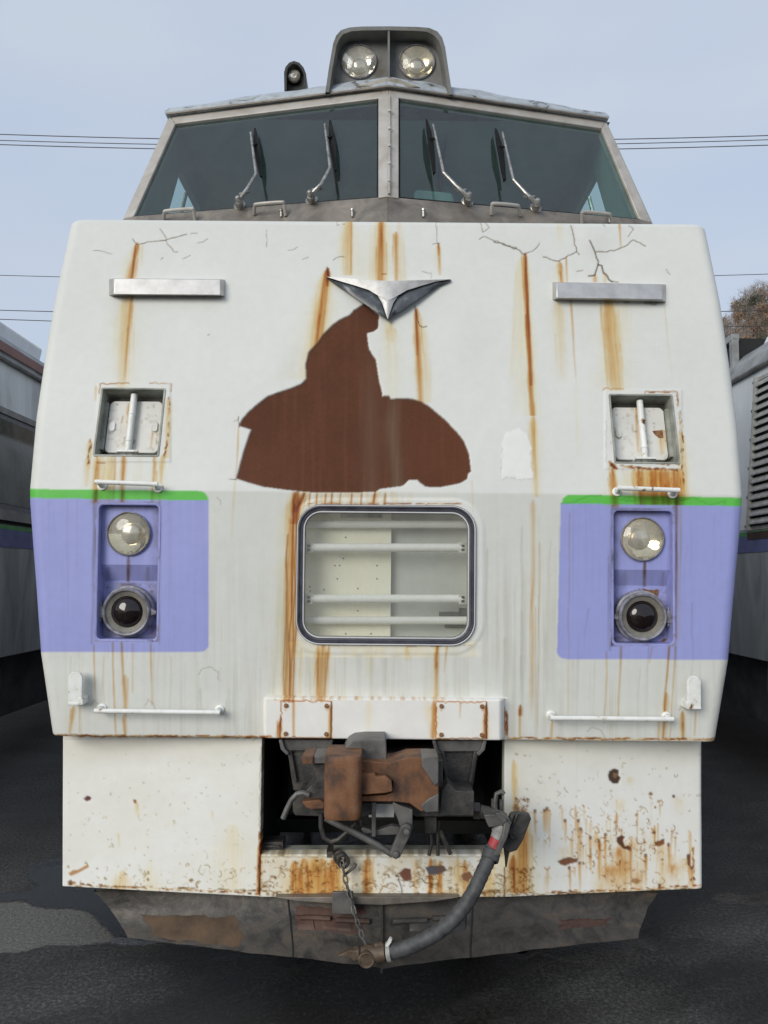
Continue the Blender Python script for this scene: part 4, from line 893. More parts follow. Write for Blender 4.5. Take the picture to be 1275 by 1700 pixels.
def hatch(i):
    fr, w_, h_ = open_rect(HATCH[i]); s = (1, -1)[i]
    mb = MB(); l0 = rr_loop(w_ + .012, h_ + .012, .008); l1 = rr_loop(w_ - .002, h_ - .002, .004); D_ = 0.075
    mb.loft([L3(fr, l0, -.001), L3(fr, l0, .006), L3(fr, l1, .006), L3(fr, l1, -D_)], True)
    hb = part('step_hatch', mb, m_recess, car, angle=30)
    part('hatch_back', MB().poly(L3(fr, rr_loop(w_, h_, .004), -D_ + .001)), m_hatch_dark, hb)
    dw, dh = w_ * 0.87, h_ * 0.80; cy = h_ * 0.005
    mb = MB(); a = [(x, y + cy) for x, y in rr_loop(dw, dh, .022)]; b = [(x * .985, (y - cy) * .985 + cy) for x, y in a]
    mb.loft([L3(fr, a, -D_ + .004), L3(fr, a, -D_ + .020), L3(fr, b, -D_ + .023)], True, False, True)
    part('hatch_door', mb, m_whiteclean, hb)
    w2, h2 = dw * .985, dh * .985; nx_, ny_ = int(w2 / .003), int(h2 / .003)
    Pd = sheet([fr(-w2 / 2, h2 / 2 + cy, -D_ + .0238), fr(w2 / 2, h2 / 2 + cy, -D_ + .0238), fr(w2 / 2, -h2 / 2 + cy, -D_ + .0238), fr(-w2 / 2, -h2 / 2 + cy, -D_ + .0238)], nx_, ny_)
    gx, gy = np.meshgrid((np.arange(nx_ - 1) + .5) / (nx_ - 1) * w2 - w2 / 2, (np.arange(ny_ - 1) + .5) / (ny_ - 1) * h2 - h2 / 2)
    kp = np.hypot(np.maximum(np.abs(gx) - w2 / 2 + .024, 0), np.maximum(np.abs(gy) - h2 / 2 + .024, 0)) < .024
    grid_part('door_face', Pd, hb, m_paint, kp)
    mb = MB(); x = 0.006 * s * -1
    mb.tube([fr(x, h_ * .47, -.030), fr(x, h_ * .44, -.030), fr(x, -h_ * .40, -.030)], .0135, 14)
    for yy in (.17, -.24): mb.lathe(fr(x, h_ * yy, -.030), fr.T, [(.0135, -.004), (.0155, -.003), (.0155, .003), (.0135, .004)], 14)
    part('pull_rod', mb, m_white, hb)
    mb = MB(); mb.obox(fr(x, -h_ * .405, -.040), fr.X * .042, fr.T * .004, fr.N * .022)
    mb.obox(fr(x, -h_ * .44, -.058), fr.X * .03, fr.T * .012, fr.N * .008); part('rod_bracket', mb, m_white, hb)
    for q in (-.011, .017): bolt(fr(x + q, -h_ * .44, -.050), fr.N, .006, hb)
    for k, xx in enumerate((-dw * .40, dw * .40)):
        if i == 1 and k == 1:
            mb = MB(); mb.prism([fr(xx - .034, .012, -D_ + .027), fr(xx + .008, .016, -D_ + .027), fr(xx + .008, -.018, -D_ + .027), fr(xx - .010, -.018, -D_ + .027), fr(xx - .026, -.004, -D_ + .027)], fr.N * -.004)
            part('latch_scar', mb, m_rustedge, hb, 'brown scar where the latch has rusted off'); continue
        mb = MB(); lo = [(xx + a_ * .8, b_) for a_, b_ in rr_loop(.028, .042, .013)]
        mb.loft([L3(fr, lo, -D_ + .020), L3(fr, lo, -D_ + .031)], True, False, True); mb.torus(fr(xx, 0, -D_ + .024), fr.X, fr.T, .014, .025, .0025, 16, 6); part('latch', mb, m_whiteclean, hb)
    mb = MB()
    mb.obox(fr(-s * w_ * .475, .0, -D_ + .02), fr.X * .008, fr.T * h_ * .36, fr.N * .018)
    part('hinge_strip', mb, m_recess, hb)
    for yy in (.1, -.05, .2): pass
for i in (0, 1): hatch(i)

# ------------------------------------------------------------------ step rails, lamp brackets
def step_rail(u0, v0, u1, v1, off, r, legs, name, label=None):
    a, b = S(u0, v0, off), S(u1, v1, off); fr = frame((u0 + u1) / 2, (v0 + v1) / 2)
    mb = MB(); n = 9; path = [a.lerp(b, k / n) for k in range(n + 1)]
    mb.tube(path, r, 12)
    for e, q in zip((0, 1), (a, b)):
        inn = q + (b - a).normalized() * (r * 1.2) * (1 if e == 0 else -1)
        mb.tube([inn + fr.N * r * .4, inn - fr.N * off * .5, inn - fr.N * (off + .004)], [r * 1.05, r * 1.0, r * 1.25], 10)
        mb.lathe(inn - fr.N * (off - .002), fr.N, [(r * 2.0, -.004), (r * 2.0, .004), (r * 1.2, .008)], 14)
    return part(name, mb, m_white, car, label)
step_rail(158, 800, 262, 804, .05, .0095, 2, 'step_rail'); step_rail(1025, 810, 1128, 814, .05, .0095, 2, 'step_rail')
step_rail(157, 1180, 365, 1183, .05, .0095, 2, 'step_rail'); step_rail(914, 1192, 1118, 1194, .05, .0095, 2, 'step_rail')
def lamp_bracket(u0, v0, u1, v1, s):
    fr, w_, h_ = rect(u0, v0, u1, v1, .055)
    pts = [(-w_ / 2, -h_ / 2), (w_ / 2, -h_ / 2), (w_ / 2, h_ / 2 - .02), (w_ * .3, h_ / 2 - .004), (0, h_ / 2), (-w_ * .3, h_ / 2 - .004), (-w_ / 2, h_ / 2 - .02)]
    mb = MB(); mb.prism(L3(fr, pts, 0), fr.N * -.014)
    mb.obox(fr(0, -h_ / 2 + .006, -.03), fr.X * w_ * .5, fr.T * .005, fr.N * .032)
    mb.obox(fr(s * w_ * .42, -h_ / 2 + .016, -.028), fr.X * .010, fr.T * .014, fr.N * .03)
    part('lamp_bracket', mb, m_white, car, bevel=.002)
lamp_bracket(113, 1115, 136, 1171, 1); lamp_bracket(1142, 1122, 1164, 1178, -1)

# ------------------------------------------------------------------ marker and head lamps low on the front
def headlight(c, n, R, m_ref, parent_name='headlight', label=None, tilt=0):
    n = Vector(n).normalized()
    mb = MB(); mb.lathe(c, n, [(R * 1.0, -.02), (R * 1.045, .0), (R * 1.05, .006), (R * 1.0, .010), (R * .97, .006), (R * .97, -.02)], 40)
    h = part(parent_name, mb, m_lampring, car, label)
    prof = [(R * .97 * math.sqrt(t), -.036 * (1 - t)) for t in (0.02, .06, .12, .2, .3, .42, .55, .7, .85, 1)]
    mb = MB(); mb.lathe(c, n, prof, 40); part('reflector', mb, m_ref, h, angle=80)
    mb = MB(); mb.lathe(c + n * -.026, n, [(R * .44, 0), (R * .44, .006), (R * .38, .012), (R * .2, .016), (0, .017)], 26); part('bulb_shield', mb, m_bulb, h)
    mb = MB(); mb.lathe(c, n, [(R * .97, .002), (R * .8, .012), (R * .5, .019), (R * .2, .022), (0, .0225)], 36); part('lens', mb, m_lens, h, angle=80)
    return h
def lamps(i):
    fr, w_, h_ = open_rect(LAMP[i]); r_ = .018
    mb = MB(); l0 = rr_loop(w_ + .016, h_ + .016, r_ + .006); l1 = rr_loop(w_ - .002, h_ - .002, r_)
    mb.loft([L3(fr, l0, -.002), L3(fr, l0, .001), L3(fr, rr_loop(w_ + .004, h_ + .004, r_ + .002), .002), L3(fr, l1, .0), L3(fr, l1, -.095)], True)
    rc = part('lamp_recess', mb, m_purple, car, angle=50)
    top, mid0, mid1, bot = h_ / 2, h_ * (.5 - .448), h_ * (.5 - .572), -h_ / 2
    hwid = w_ / 2
    d0, d1 = -.034, -.072
    u, v, ru = ((214, 886, 35), (1066, 895, 35))[i]
    q = frame(u, v, d0 + .004); R = ru * (q.p - CAM).dot(FWD) / F_PX
    headlight(q.p, q.N, R, m_mirror_y, 'headlight')
    def plate(nm, c4, hole=None):
        nx_, ny_ = int((c4[1] - c4[0]).length / .0035) + 2, int((c4[0] - c4[3]).length / .0035) + 2
        Pd = sheet(c4, nx_, ny_); kp = None
        if hole is not None:
            cc = (Pd[:-1, :-1] + Pd[1:, 1:]) / 2; kp = np.linalg.norm(cc - np.array(hole[0]), axis=-1) > hole[1]
        uu_, vv_ = project(Pd.reshape(-1, 3)); Pd = Pd + np.array(fr.N) * sample(hgt, uu_, vv_).reshape(Pd.shape[:2])[..., None]
        grid_part(nm, Pd, rc, m_paint, kp)
    plate('upper_plate', [fr(-hwid, top, d0), fr(hwid, top, d0), fr(hwid, mid0, d0), fr(-hwid, mid0, d0)], (fr.p + (q.p - fr.p) - q.N * .004, R * .99))
    plate('sloping_plate', [fr(-hwid, mid0, d0), fr(hwid, mid0, d0), fr(hwid, mid1, d1), fr(-hwid, mid1, d1)])
    plate('lower_plate', [fr(-hwid, mid1, d1), fr(hwid, mid1, d1), fr(hwid, bot, d1), fr(-hwid, bot, d1)])
    u, v, ru = ((210, 1016, 40), (1067, 1024, 40))[i]
    q = frame(u, v, d1 + .05); R = ru * (q.p - CAM).dot(FWD) / F_PX
    mb = MB(); mb.lathe(q.p, q.N, [(R * 1.08, -.05), (R * 1.08, -.02), (R, -.016), (R, .004), (R * .95, .010), (R * .89, .008), (R * .86, .003)], 44)
    tl = part('tail_light', mb, m_lampring, car)
    mb = MB(); mb.lathe(q.p, q.N, [(R * .87, .004), (R * .84, .0), (R * .66, -.006), (R * .63, -.016)], 44); part('bezel', mb, m_lampring_in, tl)
    mb = MB(); mb.lathe(q.p, q.N, [(R * .65, -.014), (R * .62, -.004), (R * .48, .008), (R * .28, .016), (0, .019)], 40); part('lens', mb, m_tail, tl, angle=80)
    s = (1, -1)[i]
    mb = MB(); mb.obox(q.p - XA * s * R * 1.13 - q.N * .012, XA * R * .12, q.T * R * .24, q.N * .012); mb.tube([q.p - XA * s * R * 1.12 + q.T * R * .4 - q.N * .012, q.p - XA * s * R * 1.12 - q.T * R * .4 - q.N * .012], .005, 8)
    part('hinge', mb, m_lampring, tl, bevel=.001)
    mb = MB(); mb.prism([q.p + XA * s * R * 1.0 + q.T * R * .16, q.p + XA * s * R * 1.22 + q.T * .004, q.p + XA * s * R * 1.22 - q.T * .008, q.p + XA * s * R * 1.0 - q.T * R * .14], q.N * -.016)
    part('catch', mb, m_lampring, tl, bevel=.001)
    if i == 1:
        mb = MB(); f2 = frame(1080, 984, d1 + .006)
        mb.prism([f2(-.032, .018), f2(-.012, .012), f2(.012, .010), f2(.032, .014), f2(.030, -.006), f2(.026, -.026), f2(.006, -.014), f2(-.018, -.008)], f2.N * -.004); part('rust_scab', mb, m_rustedge, rc, 'brown rust scab above the tail lamp')
        f2 = frame(1106, 1063, d1 + .006); mb = MB(); mb.prism([f2(-.024, -.012), f2(.02, -.012), f2(.024, .014), f2(.004, .008), f2(-.012, .004)], f2.N * -.004); part('rust_scab', mb, m_rustedge, rc)
for i in (0, 1): lamps(i)

# ------------------------------------------------------------------ display window
fr, w_, h_ = rect(492, 838, 789.5, 1070.5)
R_ = .098
def rrl(d, c): return L3(fr, rr_loop(w_ - 2 * d, h_ - 2 * d, max(R_ - d, .02), 12), c)
mb = MB(); mb.loft([rrl(-.002, -.012), rrl(0, .010), rrl(.004, .015), rrl(.011, .016), rrl(.013, .012), rrl(.016, .010), rrl(.018, .013), rrl(.024, .012), rrl(.026, .002), rrl(.034, -.008)], True)
dw = part('display_window', mb, m_gasket, car, angle=28)
mb = MB(); mb.tube([*rrl(.0045, .0155), rrl(.0045, .0155)[0]], .0022, 6, False); mb.loft([rrl(.0265, -.002), rrl(.0265, .006), rrl(.0315, .006), rrl(.0315, -.004)], True)
part('trim_strip', mb, m_rail, dw)
mb = MB(); mb.poly(rrl(.027, -.001)); part('pane', mb, m_hazy, dw)
mb = MB(); sq = lambda c: [fr(a * (w_ / 2 - .004), b * (h_ / 2 - .004), c) for a, b in ((-1, -1), (1, -1), (1, 1), (-1, 1))]
DB = .165
mb.loft([sq(-.012), sq(-DB)], True); mb.loft([rrl(.026, -.012), sq(-.013)] if False else [sq(-DB), sq(-DB - .004)], True, False, True)
part('box_lining', mb, m_cream, dw, smooth=False)
split = (S(649, 950, -.115).x)
mb = MB(); q0 = fr(0, 0).x
mb.prism([fr(-w_ / 2 + .006, h_ / 2 - .006, -.115), fr(split - q0, h_ / 2 - .006, -.115), fr(split - q0, -h_ / 2 + .006, -.115), fr(-w_ / 2 + .006, -h_ / 2 + .006, -.115)], fr.N * -.02)
part('cream_panel', mb, m_cream, dw, smooth=False)
mb = MB(); mb.prism([fr(split - q0, h_ / 2 - .006, -.150), fr(w_ / 2 - .006, h_ / 2 - .006, -.150), fr(w_ / 2 - .006, -h_ / 2 + .006, -.150), fr(split - q0, -h_ / 2 + .006, -.150)], fr.N * -.02)
part('grey_panel', mb, m_boxgrey, dw, smooth=False)
for v in (870.5, 1030):
    mb = MB(); mb.tube([S(503, v, -.085), S(780, v, -.085)], .0165, 14); part('guard_bar', mb, m_bar, dw)
for v in (909, 994):
    mb = MB(); mb.tube([S(517, v, -.055), S(768, v, -.055)], .0175, 16); part('lamp_tube', mb, m_tube, dw)
    for u in (513, 768):
        f2 = frame(u, v, -.055); mb = MB(); mb.obox(f2(0, 0, 0), XA * .017, f2.T * .022, f2.N * .016); so_ = part('lamp_socket', mb, m_whiteclean, dw, bevel=.002)
        for yy in (.007, -.009):
            mb = MB(); mb.obox(f2(0, yy, .0165), XA * .006, f2.T * .005, f2.N * .001); part('terminal', mb, m_dark, dw)
mb = MB(); f2 = frame(755, 1020, -.12); mb.obox(f2(0, 0, 0), XA * .065, f2.T * .010, f2.N * .012); mb.obox(f2(.04, .012, 0), XA * .022, f2.T * .014, f2.N * .014); mb.obox(f2(.02, -.05, -.02), XA * .06, f2.T * .008, f2.N * .012); part('mechanism', mb, m_equip, dw, bevel=.002)
mb = MB(); f2 = frame(600, 856, -.11); mb.obox(f2(0, 0, 0), XA * .085, f2.T * .008, f2.N * .004); part('rating_plate', mb, m_equip, dw)
for a_, b_ in ((574, 892), (570, 927), (556, 939), (564, 939), (626, 939), (560, 961), (626, 961), (538, 979), (594, 977), (594, 1014), (574, 1052), (616, 1052), (514, 974), (515, 981)):
    mb = MB(); f2 = frame(a_, b_, -.1155); mb.lathe(f2.p, f2.N, [(.0035, -.002), (.0035, .002), (0, .0022)], 8); part('rivet', mb, m_hood, dw)

# ------------------------------------------------------------------ bright trim bars and the winged emblem
def trim(b, f, off=.042):
    B = [S(*q) for q in ((b[0], b[1]), (b[2], b[1] + b[4]), (b[2], b[3] + b[4]), (b[0], b[3]))]
    Fp = [S(q[0], q[1], off) for q in ((f[0], f[1]), (f[2], f[1] + f[4]), (f[2], f[3] + f[4]), (f[0], f[3]))]
    mb = MB(); mb.loft([B, Fp], True, False, True)
    part('trim_bar', mb, m_chrome, car, bevel=.003, angle=25)
trim((181, 463, 374, 491, 1), (189, 462, 366, 488.5, 1.5)); trim((917, 468, 1106, 498, 4), (924, 469, 1100, 494.5, 3))
E = lambda u, v, o: S(u, v, o)
def emblem():
    top = {}
    mb = MB(); md = MB()
    for s, tip in ((-1, (542, 459.5)), (1, (748, 463.5))):
        k = abs(tip[0] - 643.5) / 101.5
        cu = [(tip[0], tip[1] + 1.5, .012)] + [(643.5 + s * a * k, v + (0 if s < 0 else .5), o) for a, v, o in ((78, 467, .020), (54, 474, .026), (32, 481, .030), (17, 490, .033), (9, 503, .034), (4, 518, .032))] + [(643.5, 530, .026)]
        apex = E(643.5, 466.5, .060); tp = E(tip[0], tip[1], .014); ridge = E(643.5, 500, .050)
        C_ = [E(*q) for q in cu]
        fan = [tp] + C_[1:4]
        for a_, b_ in zip(fan[:-1], fan[1:]): mb.add([apex, a_, b_], [(0, 1, 2)])
        mb.add([apex, C_[3], ridge], [(0, 1, 2)])
        f2 = C_[3:]
        for a_, b_ in zip(f2[:-1], f2[1:]): mb.add([ridge, a_, b_], [(0, 1, 2)])
        base = [E(q[0], q[1], q[2] - .014) for q in cu]
        for j in range(len(C_) - 1): mb.quad(C_[j], C_[j + 1], base[j + 1], base[j])
        mb.quad(tp, apex, E(643.5, 466.5, 0), E(tip[0], tip[1], 0))
        lo = [(tip[0], tip[1] + 2, .006)] + [(643.5 + s * a * k, v, o) for a, v, o in ((84, 474, .012), (65, 486, .020), (46, 499, .026), (30, 510, .030), (17, 519, .028), (8, 525, .026))] + [(643.5, 532, .022)]
        Lo = [E(*q) for q in lo]
        mid = [E((q[0] + l[0]) / 2, (q[1] + l[1]) / 2, (q[2] + l[2]) / 2 + .006) for q, l in zip(cu, lo)]
        md.loft([base, mid, Lo, [E(q[0], q[1], 0) for q in lo]], False)
    e = part('winged_emblem', md, m_embd, car, angle=60)
    part('silver_wing', mb, m_emb, e, angle=48)
emblem()

# ------------------------------------------------------------------ box over the coupler, skirts, bottom beam
def folded(name, c4, step, parent, m_, lf, rf, tf, bf, disp=True, label=None):
    w__ = (Vector(c4[1]) - Vector(c4[0])).length; h__ = (Vector(c4[0]) - Vector(c4[3])).length
    P = sheet(c4, int(w__ / step) + 2, int(h__ / step) + 2)
    u, v = project(P.reshape(-1, 3)); Pd = P.copy()
    if disp: Pd[..., 1] -= sample(hgt, u, v).reshape(P.shape[:2])
    Q = P.copy()
    for side, off in ((0, tf), (1, bf)):
        if off is None: continue
        e = (Pd[:1] if side == 0 else Pd[-1:]); eq = (Q[:1] if side == 0 else Q[-1:])
        ext = np.concatenate([e + np.array(o_) for o_ in off]); extq = np.concatenate([eq] * len(off))
        if side == 0: Pd = np.concatenate([ext[::-1], Pd]); Q = np.concatenate([extq, Q])
        else: Pd = np.concatenate([Pd, ext]); Q = np.concatenate([Q, extq])
    for side, off in ((0, lf), (1, rf)):
        if off is None: continue
        e = (Pd[:, :1] if side == 0 else Pd[:, -1:]); eq = (Q[:, :1] if side == 0 else Q[:, -1:])
        ext = np.concatenate([e + np.array(o_) for o_ in off], 1); extq = np.concatenate([eq] * len(off), 1)
        if side == 0: Pd = np.concatenate([ext[:, ::-1], Pd], 1); Q = np.concatenate([extq, Q], 1)
        else: Pd = np.concatenate([Pd, ext], 1); Q = np.concatenate([Q, extq], 1)
    return grid_part(name, Pd, parent, m_, None, Q, label)
def arcf(sx, r, back, n=6):
    L = [(sx * r * math.sin(math.radians(90 * k / n)), r * (1 - math.cos(math.radians(90 * k / n))), 0) for k in range(1, n + 1)]
    return L + [(sx * r, r + b, 0) for b in np.linspace(.02, back, 3)]
def arct(sz, r, back, n=3):
    L = [(0, r * (1 - math.cos(math.radians(90 * k / n))), sz * r * math.sin(math.radians(90 * k / n))) for k in range(1, n + 1)]
    return L + [(0, r + back, sz * r)]
YI, YO = 3.165, 3.265
folded('skirt_panel', [at_y(107, 1216, YO), at_y(434, 1216, YI), at_y(430, 1487, YI), at_y(106, 1470, YO)], .0042, car, m_paint, arcf(-1, .008, .6), arcf(1, .003, .06), None, arct(-1, .005, .03))
folded('skirt_panel', [at_y(839, 1216, YI), at_y(1158, 1216, YO), at_y(1159, 1474, YO), at_y(837.5, 1487.5, YI)], .0042, car, m_paint, arcf(-1, .003, .06), arcf(1, .022, .6), None, arct(-1, .005, .03))
folded('bottom_beam', [at_y(431.5, 1421, YI + .004), at_y(836.5, 1421, YI + .004), at_y(836.5, 1487.5, YI + .004), at_y(431.5, 1487.5, YI + .004)], .0042, car, m_paint, arcf(-1, .002, .02), arcf(1, .002, .02), arct(1, .006, .05), arct(-1, .005, .03))
mb = MB()
mb.prism([at_y(431, 1414, 3.20), at_y(838, 1414, 3.20), at_y(838, 1421, 3.20), at_y(431, 1421, 3.20)], (0, .08, 0)); part('beam_ledge', mb, m_recess, car, bevel=.003)
fr, w_, h_ = rect(441, 1161.5, 829, 1226, .055)
bx = folded('coupler_cover', [fr(-w_ / 2, h_ / 2), fr(w_ / 2, h_ / 2), fr(w_ / 2, -h_ / 2), fr(-w_ / 2, -h_ / 2)], .0042, car, m_paint,
       [(-.002, .004, 0), (-.006, .06, 0)], [(.012, .012, 0), (.030, .06, 0)], [(0, .003, .003), (0, .06, .004)], [(0, .003, -.003), (0, .07, -.004)], False)
for c in ((467, 1164.5, 549.5, 1225), (725, 1165.5, 807.5, 1226.5)):
    f2, w2, h2 = rect(*c, .0605)
    pl = folded('cover_plate', [f2(-w2 / 2, h2 / 2), f2(w2 / 2, h2 / 2), f2(w2 / 2, -h2 / 2), f2(-w2 / 2, -h2 / 2)], .0042, bx, m_paint, [(-.001, .005, 0)], [(.001, .005, 0)], [(0, .005, .001)], [(0, .005, -.001)], False)
    for a_ in (-1, 1):
        for b_ in (-1, 1): bolt(f2(a_ * (w2 / 2 - .018), b_ * (h2 / 2 - .016), .0005), f2.N, .0085, bx)

# ------------------------------------------------------------------ brackets beside the coupler
def pp(pts, y): return [at_y(u, v, y) for u, v in pts]
def px_prism(mb, pts, y0, y1, taper=1.0): return mb.prism(pp(pts, y0), (0, y1 - y0, 0))
def side_buffer(du, s):
    f = lambda L: [(635 + s * (u - 635) + du, v + (1.2 if s < 0 else 0)) for u, v in L]
    mb = MB(); px_prism(mb, f([(462, 1231), (470, 1228), (546, 1228), (554, 1231), (548, 1243), (540, 1247), (479, 1247), (470, 1243)]), 3.10, 3.2)
    b = part('side_bracket', mb, m_iron_l, car, bevel=.004)
    mb = MB(); px_prism(mb, f([(477, 1246), (540, 1246), (528, 1313), (487, 1313)]), 3.12, 3.3); px_prism(mb, f([(476, 1246), (484, 1246), (494, 1298), (488, 1300)]), 3.10, 3.14); px_prism(mb, f([(541, 1246), (533, 1246), (525, 1298), (531, 1300)]), 3.10, 3.14)
    part('tapered_guide', mb, m_iron, b, bevel=.004)
    mb = MB(); px_prism(mb, f([(463, 1228), (468, 1228), (473, 1243), (480, 1250), (476, 1254), (466, 1244)]), 3.08, 3.12); px_prism(mb, f([(553, 1228), (548, 1228), (544, 1243), (538, 1250), (544, 1252), (550, 1244)]), 3.08, 3.12); part('strap', mb, m_iron_l, b, bevel=.002)
side_buffer(0, 1); side_buffer(1, -1)

# ------------------------------------------------------------------ coupler
mb = MB(); px_prism(mb, [(486, 1330), (496, 1318), (505, 1318), (520, 1300), (540, 1290), (560, 1262), (735, 1262), (735, 1312), (787, 1316), (787, 1356), (690, 1356), (660, 1335), (600, 1335), (540, 1356), (490, 1354), (486, 1348)], 2.96, 3.25)
mb.box((-.14, 3.2, .62), (.14, 4.0, .84))
cp = part('coupler', mb, m_iron, car, bevel=.003)
def cpart(name, pts, y0, y1, m_, bv=.003, label=None):
    bv = min(bv, .003)
    mb = MB(); px_prism(mb, pts, y0, y1); return part(name, mb, m_, cp, label, bevel=bv)
mb = MB(); kc = at_y(569.5, 1310, 2.80); kt, kb = at_y(569, 1257, 2.75).z, at_y(569, 1363, 2.75).z; kr = 31 * 2.72 / F_PX
def kloop(z, k):
    L = []
    for a in range(0, 181, 9):
        c_, s_ = math.cos(math.radians(a)), math.sin(math.radians(a)); L.append(Vector((kc.x + kr * k * math.copysign(abs(c_) ** .40, c_), 2.825 - .075 * k * abs(s_) ** .42, z)))
    return L + [Vector((kc.x - kr * k, 2.95, z)), Vector((kc.x + kr * k, 2.95, z))]
mb.loft([kloop(kb, .95), kloop(kb + .006, .99), kloop(kb + .03, 1), kloop(kt - .02, 1.0), kloop(kt - .005, .985), kloop(kt, .95)], True, True, True)
part('knuckle', mb, m_rust, cp)
cpart('guard_arm', [(600, 1264), (652, 1266), (676, 1258), (716, 1257.5), (716, 1275), (728, 1290), (728, 1330), (716, 1340), (714, 1347), (698, 1347), (680, 1334), (652, 1331), (600, 1331), (600, 1322), (640, 1320), (652, 1316), (652, 1298), (642, 1287), (625, 1285), (600, 1280)], 2.85, 3.0, m_rust)
cpart('guard_corner', [(700, 1257), (728, 1257), (728, 1300), (722, 1306), (712, 1290), (700, 1272)], 2.842, 2.98, m_iron_l)
cpart('guard_corner', [(698, 1338), (712, 1326), (728, 1318), (728, 1348), (706, 1349)], 2.845, 2.98, m_iron_l)
cpart('lock_face', [(599, 1285), (622, 1284), (624, 1290), (640, 1288), (650, 1296), (652, 1314), (640, 1317), (599, 1320)], 2.815, 2.96, m_rust, .006)
cpart('top_cap', [(566, 1260), (569, 1248), (576, 1237), (586, 1231), (604, 1229), (639, 1229), (641, 1240), (642, 1262)], 2.90, 3.1, m_iron_l, .006)
cpart('upper_lug', [(501, 1256), (520, 1255), (520, 1269), (502, 1269)], 2.83, 2.97, m_rust, .004); cpart('upper_lug', [(519, 1255.5), (541, 1256), (541, 1268), (519, 1268)], 2.84, 2.97, m_iron_l, .004)
cpart('jaw_side', [(520, 1270), (541, 1268), (541, 1290), (538, 1345), (520, 1346), (512, 1330), (515, 1312), (526, 1296), (522, 1284)], 2.88, 3.0, m_iron, .005)
cpart('lower_lug', [(501, 1331), (530, 1328), (539, 1333), (538, 1343), (516, 1344), (508, 1341)], 2.85, 2.97, m_rust, .004)
cpart('rear_block', [(733, 1311), (744, 1300), (757, 1313), (787, 1314), (787, 1354), (730, 1355)], 2.93, 3.05, m_iron, .004)
cpart('lower_jaw_block', [(600, 1332), (622, 1332), (622, 1352), (600, 1356)], 2.92, 3.05, m_iron, .004)
cpart('number_plate', [(611, 1332), (656, 1332), (654, 1357), (612, 1357)], 2.99, 3.0, m_white, .002, 'chipped white plate behind the coupler')
mb = MB(); mb.tube(pp([(513, 1320), (503, 1316), (493, 1318), (484, 1328), (477, 1342), (470, 1359)], 2.87), .010, 12); part('uncoupling_handle', mb, m_iron_l, cp)
cpart('lever_plate', [(652, 1331), (664, 1337), (685, 1344), (685, 1374), (681, 1385), (672, 1386), (666, 1380), (661, 1362), (654, 1346)], 2.86, 2.89, m_iron_l, .003)
cpart('lever_link', [(666, 1372), (674, 1368), (682, 1372), (683, 1382), (664, 1424), (657, 1427), (650, 1423), (648, 1415)], 2.83, 2.86, m_iron_l, .003)
for u, v in ((675, 1380), (657, 1417)): bolt(at_y(u, v, 2.83), Vector((0, -1, 0)), .012, cp, m_iron_l, 'pin')
mb = MB(); mb.tube(pp([(540, 1358), (556, 1366), (590, 1383), (625, 1402), (652, 1419)], 2.87), .0115, 12); part('uncoupling_rod', mb, m_iron_l, cp)
mb = MB(); mb.tube(pp([(533, 1350), (533, 1372), (538, 1390), (549, 1397), (562, 1394), (578, 1380), (592, 1366)], 2.96), .0095, 12); part('drain_pipe', mb, m_iron, cp)
cpart('drop_pin', [(617, 1332), (624, 1332), (624, 1389), (617, 1390)], 2.88, 2.90, m_iron_l, .002)
cpart('cross_lever', [(599, 1376), (604, 1374), (618, 1379), (628, 1378), (650, 1371), (664, 1373), (664, 1386), (626, 1387), (616, 1384), (603, 1384)], 2.90, 2.93, m_iron_l, .003)
cpart('valve_box', [(705, 1356), (725, 1356), (725, 1384), (705, 1384)], 3.0, 3.06, m_iron, .003)
for L_, r_ in (([(716, 1384), (717, 1400), (712, 1420)], .007), ([(727, 1362), (727, 1420)], .007), ([(730, 1378), (748, 1418)], .008), ([(600, 1360), (600, 1368), (606, 1372)], .006)):
    mb = MB(); mb.tube(pp(L_, 3.03), r_, 8); part('air_pipe', mb, m_iron, cp)
mb = MB(); px_prism(mb, [(436, 1398), (470, 1398), (470, 1414), (436, 1414)], 3.22, 3.3); mb.tube(pp([(440, 1405), (462, 1405), (466, 1408)], 3.21), .005, 8); part('corner_bracket', mb, m_iron, car, bevel=.002)

# ------------------------------------------------------------------ brake hose on the right with its dummy coupling
mb = MB(); hose_path = [(818, 1406), (814, 1420), (804, 1442), (794, 1464), (781, 1489), (764, 1513), (743, 1535), (716, 1554), (688, 1568), (662, 1577), (648, 1580)]
yy = 2.90 + .02 * np.linspace(0, 1, len(hose_path)) - .06 * np.sin(np.linspace(0, np.pi, len(hose_path))); pts = [at_y(u, v, y) for (u, v), y in zip(hose_path, yy)]
def smooth_path(p_, n=6):
    o_ = []
    for i in range(len(p_) - 1):
        a, b, c, d = p_[max(i - 1, 0)], p_[i], p_[i + 1], p_[min(i + 2, len(p_) - 1)]
        for k in range(n):
            t = k / n
            o_.append(0.5 * ((2 * b) + (c - a) * t + (2 * a - 5 * b + 4 * c - d) * t * t + (3 * b - a - 3 * c + d) * t ** 3))
    return o_ + [p_[-1]]
hp = smooth_path(pts)
mb.tube(hp, [.0262 + .0011 * math.sin(i * 2.1) for i in range(len(hp))], 18)
hs = part('brake_hose', mb, m_hose, car)
mb = MB(); mb.tube([hp[-2], hp[-1] + Vector((-.012, 0, -.001))], .034, 18); part('hose_clamp', mb, m_hosegrey, hs)
mb = MB(); mb.tube(pp([(826, 1392), (819, 1408), (816, 1416)], 2.895), .0255, 16); part('red_band', mb, m_red, hs)
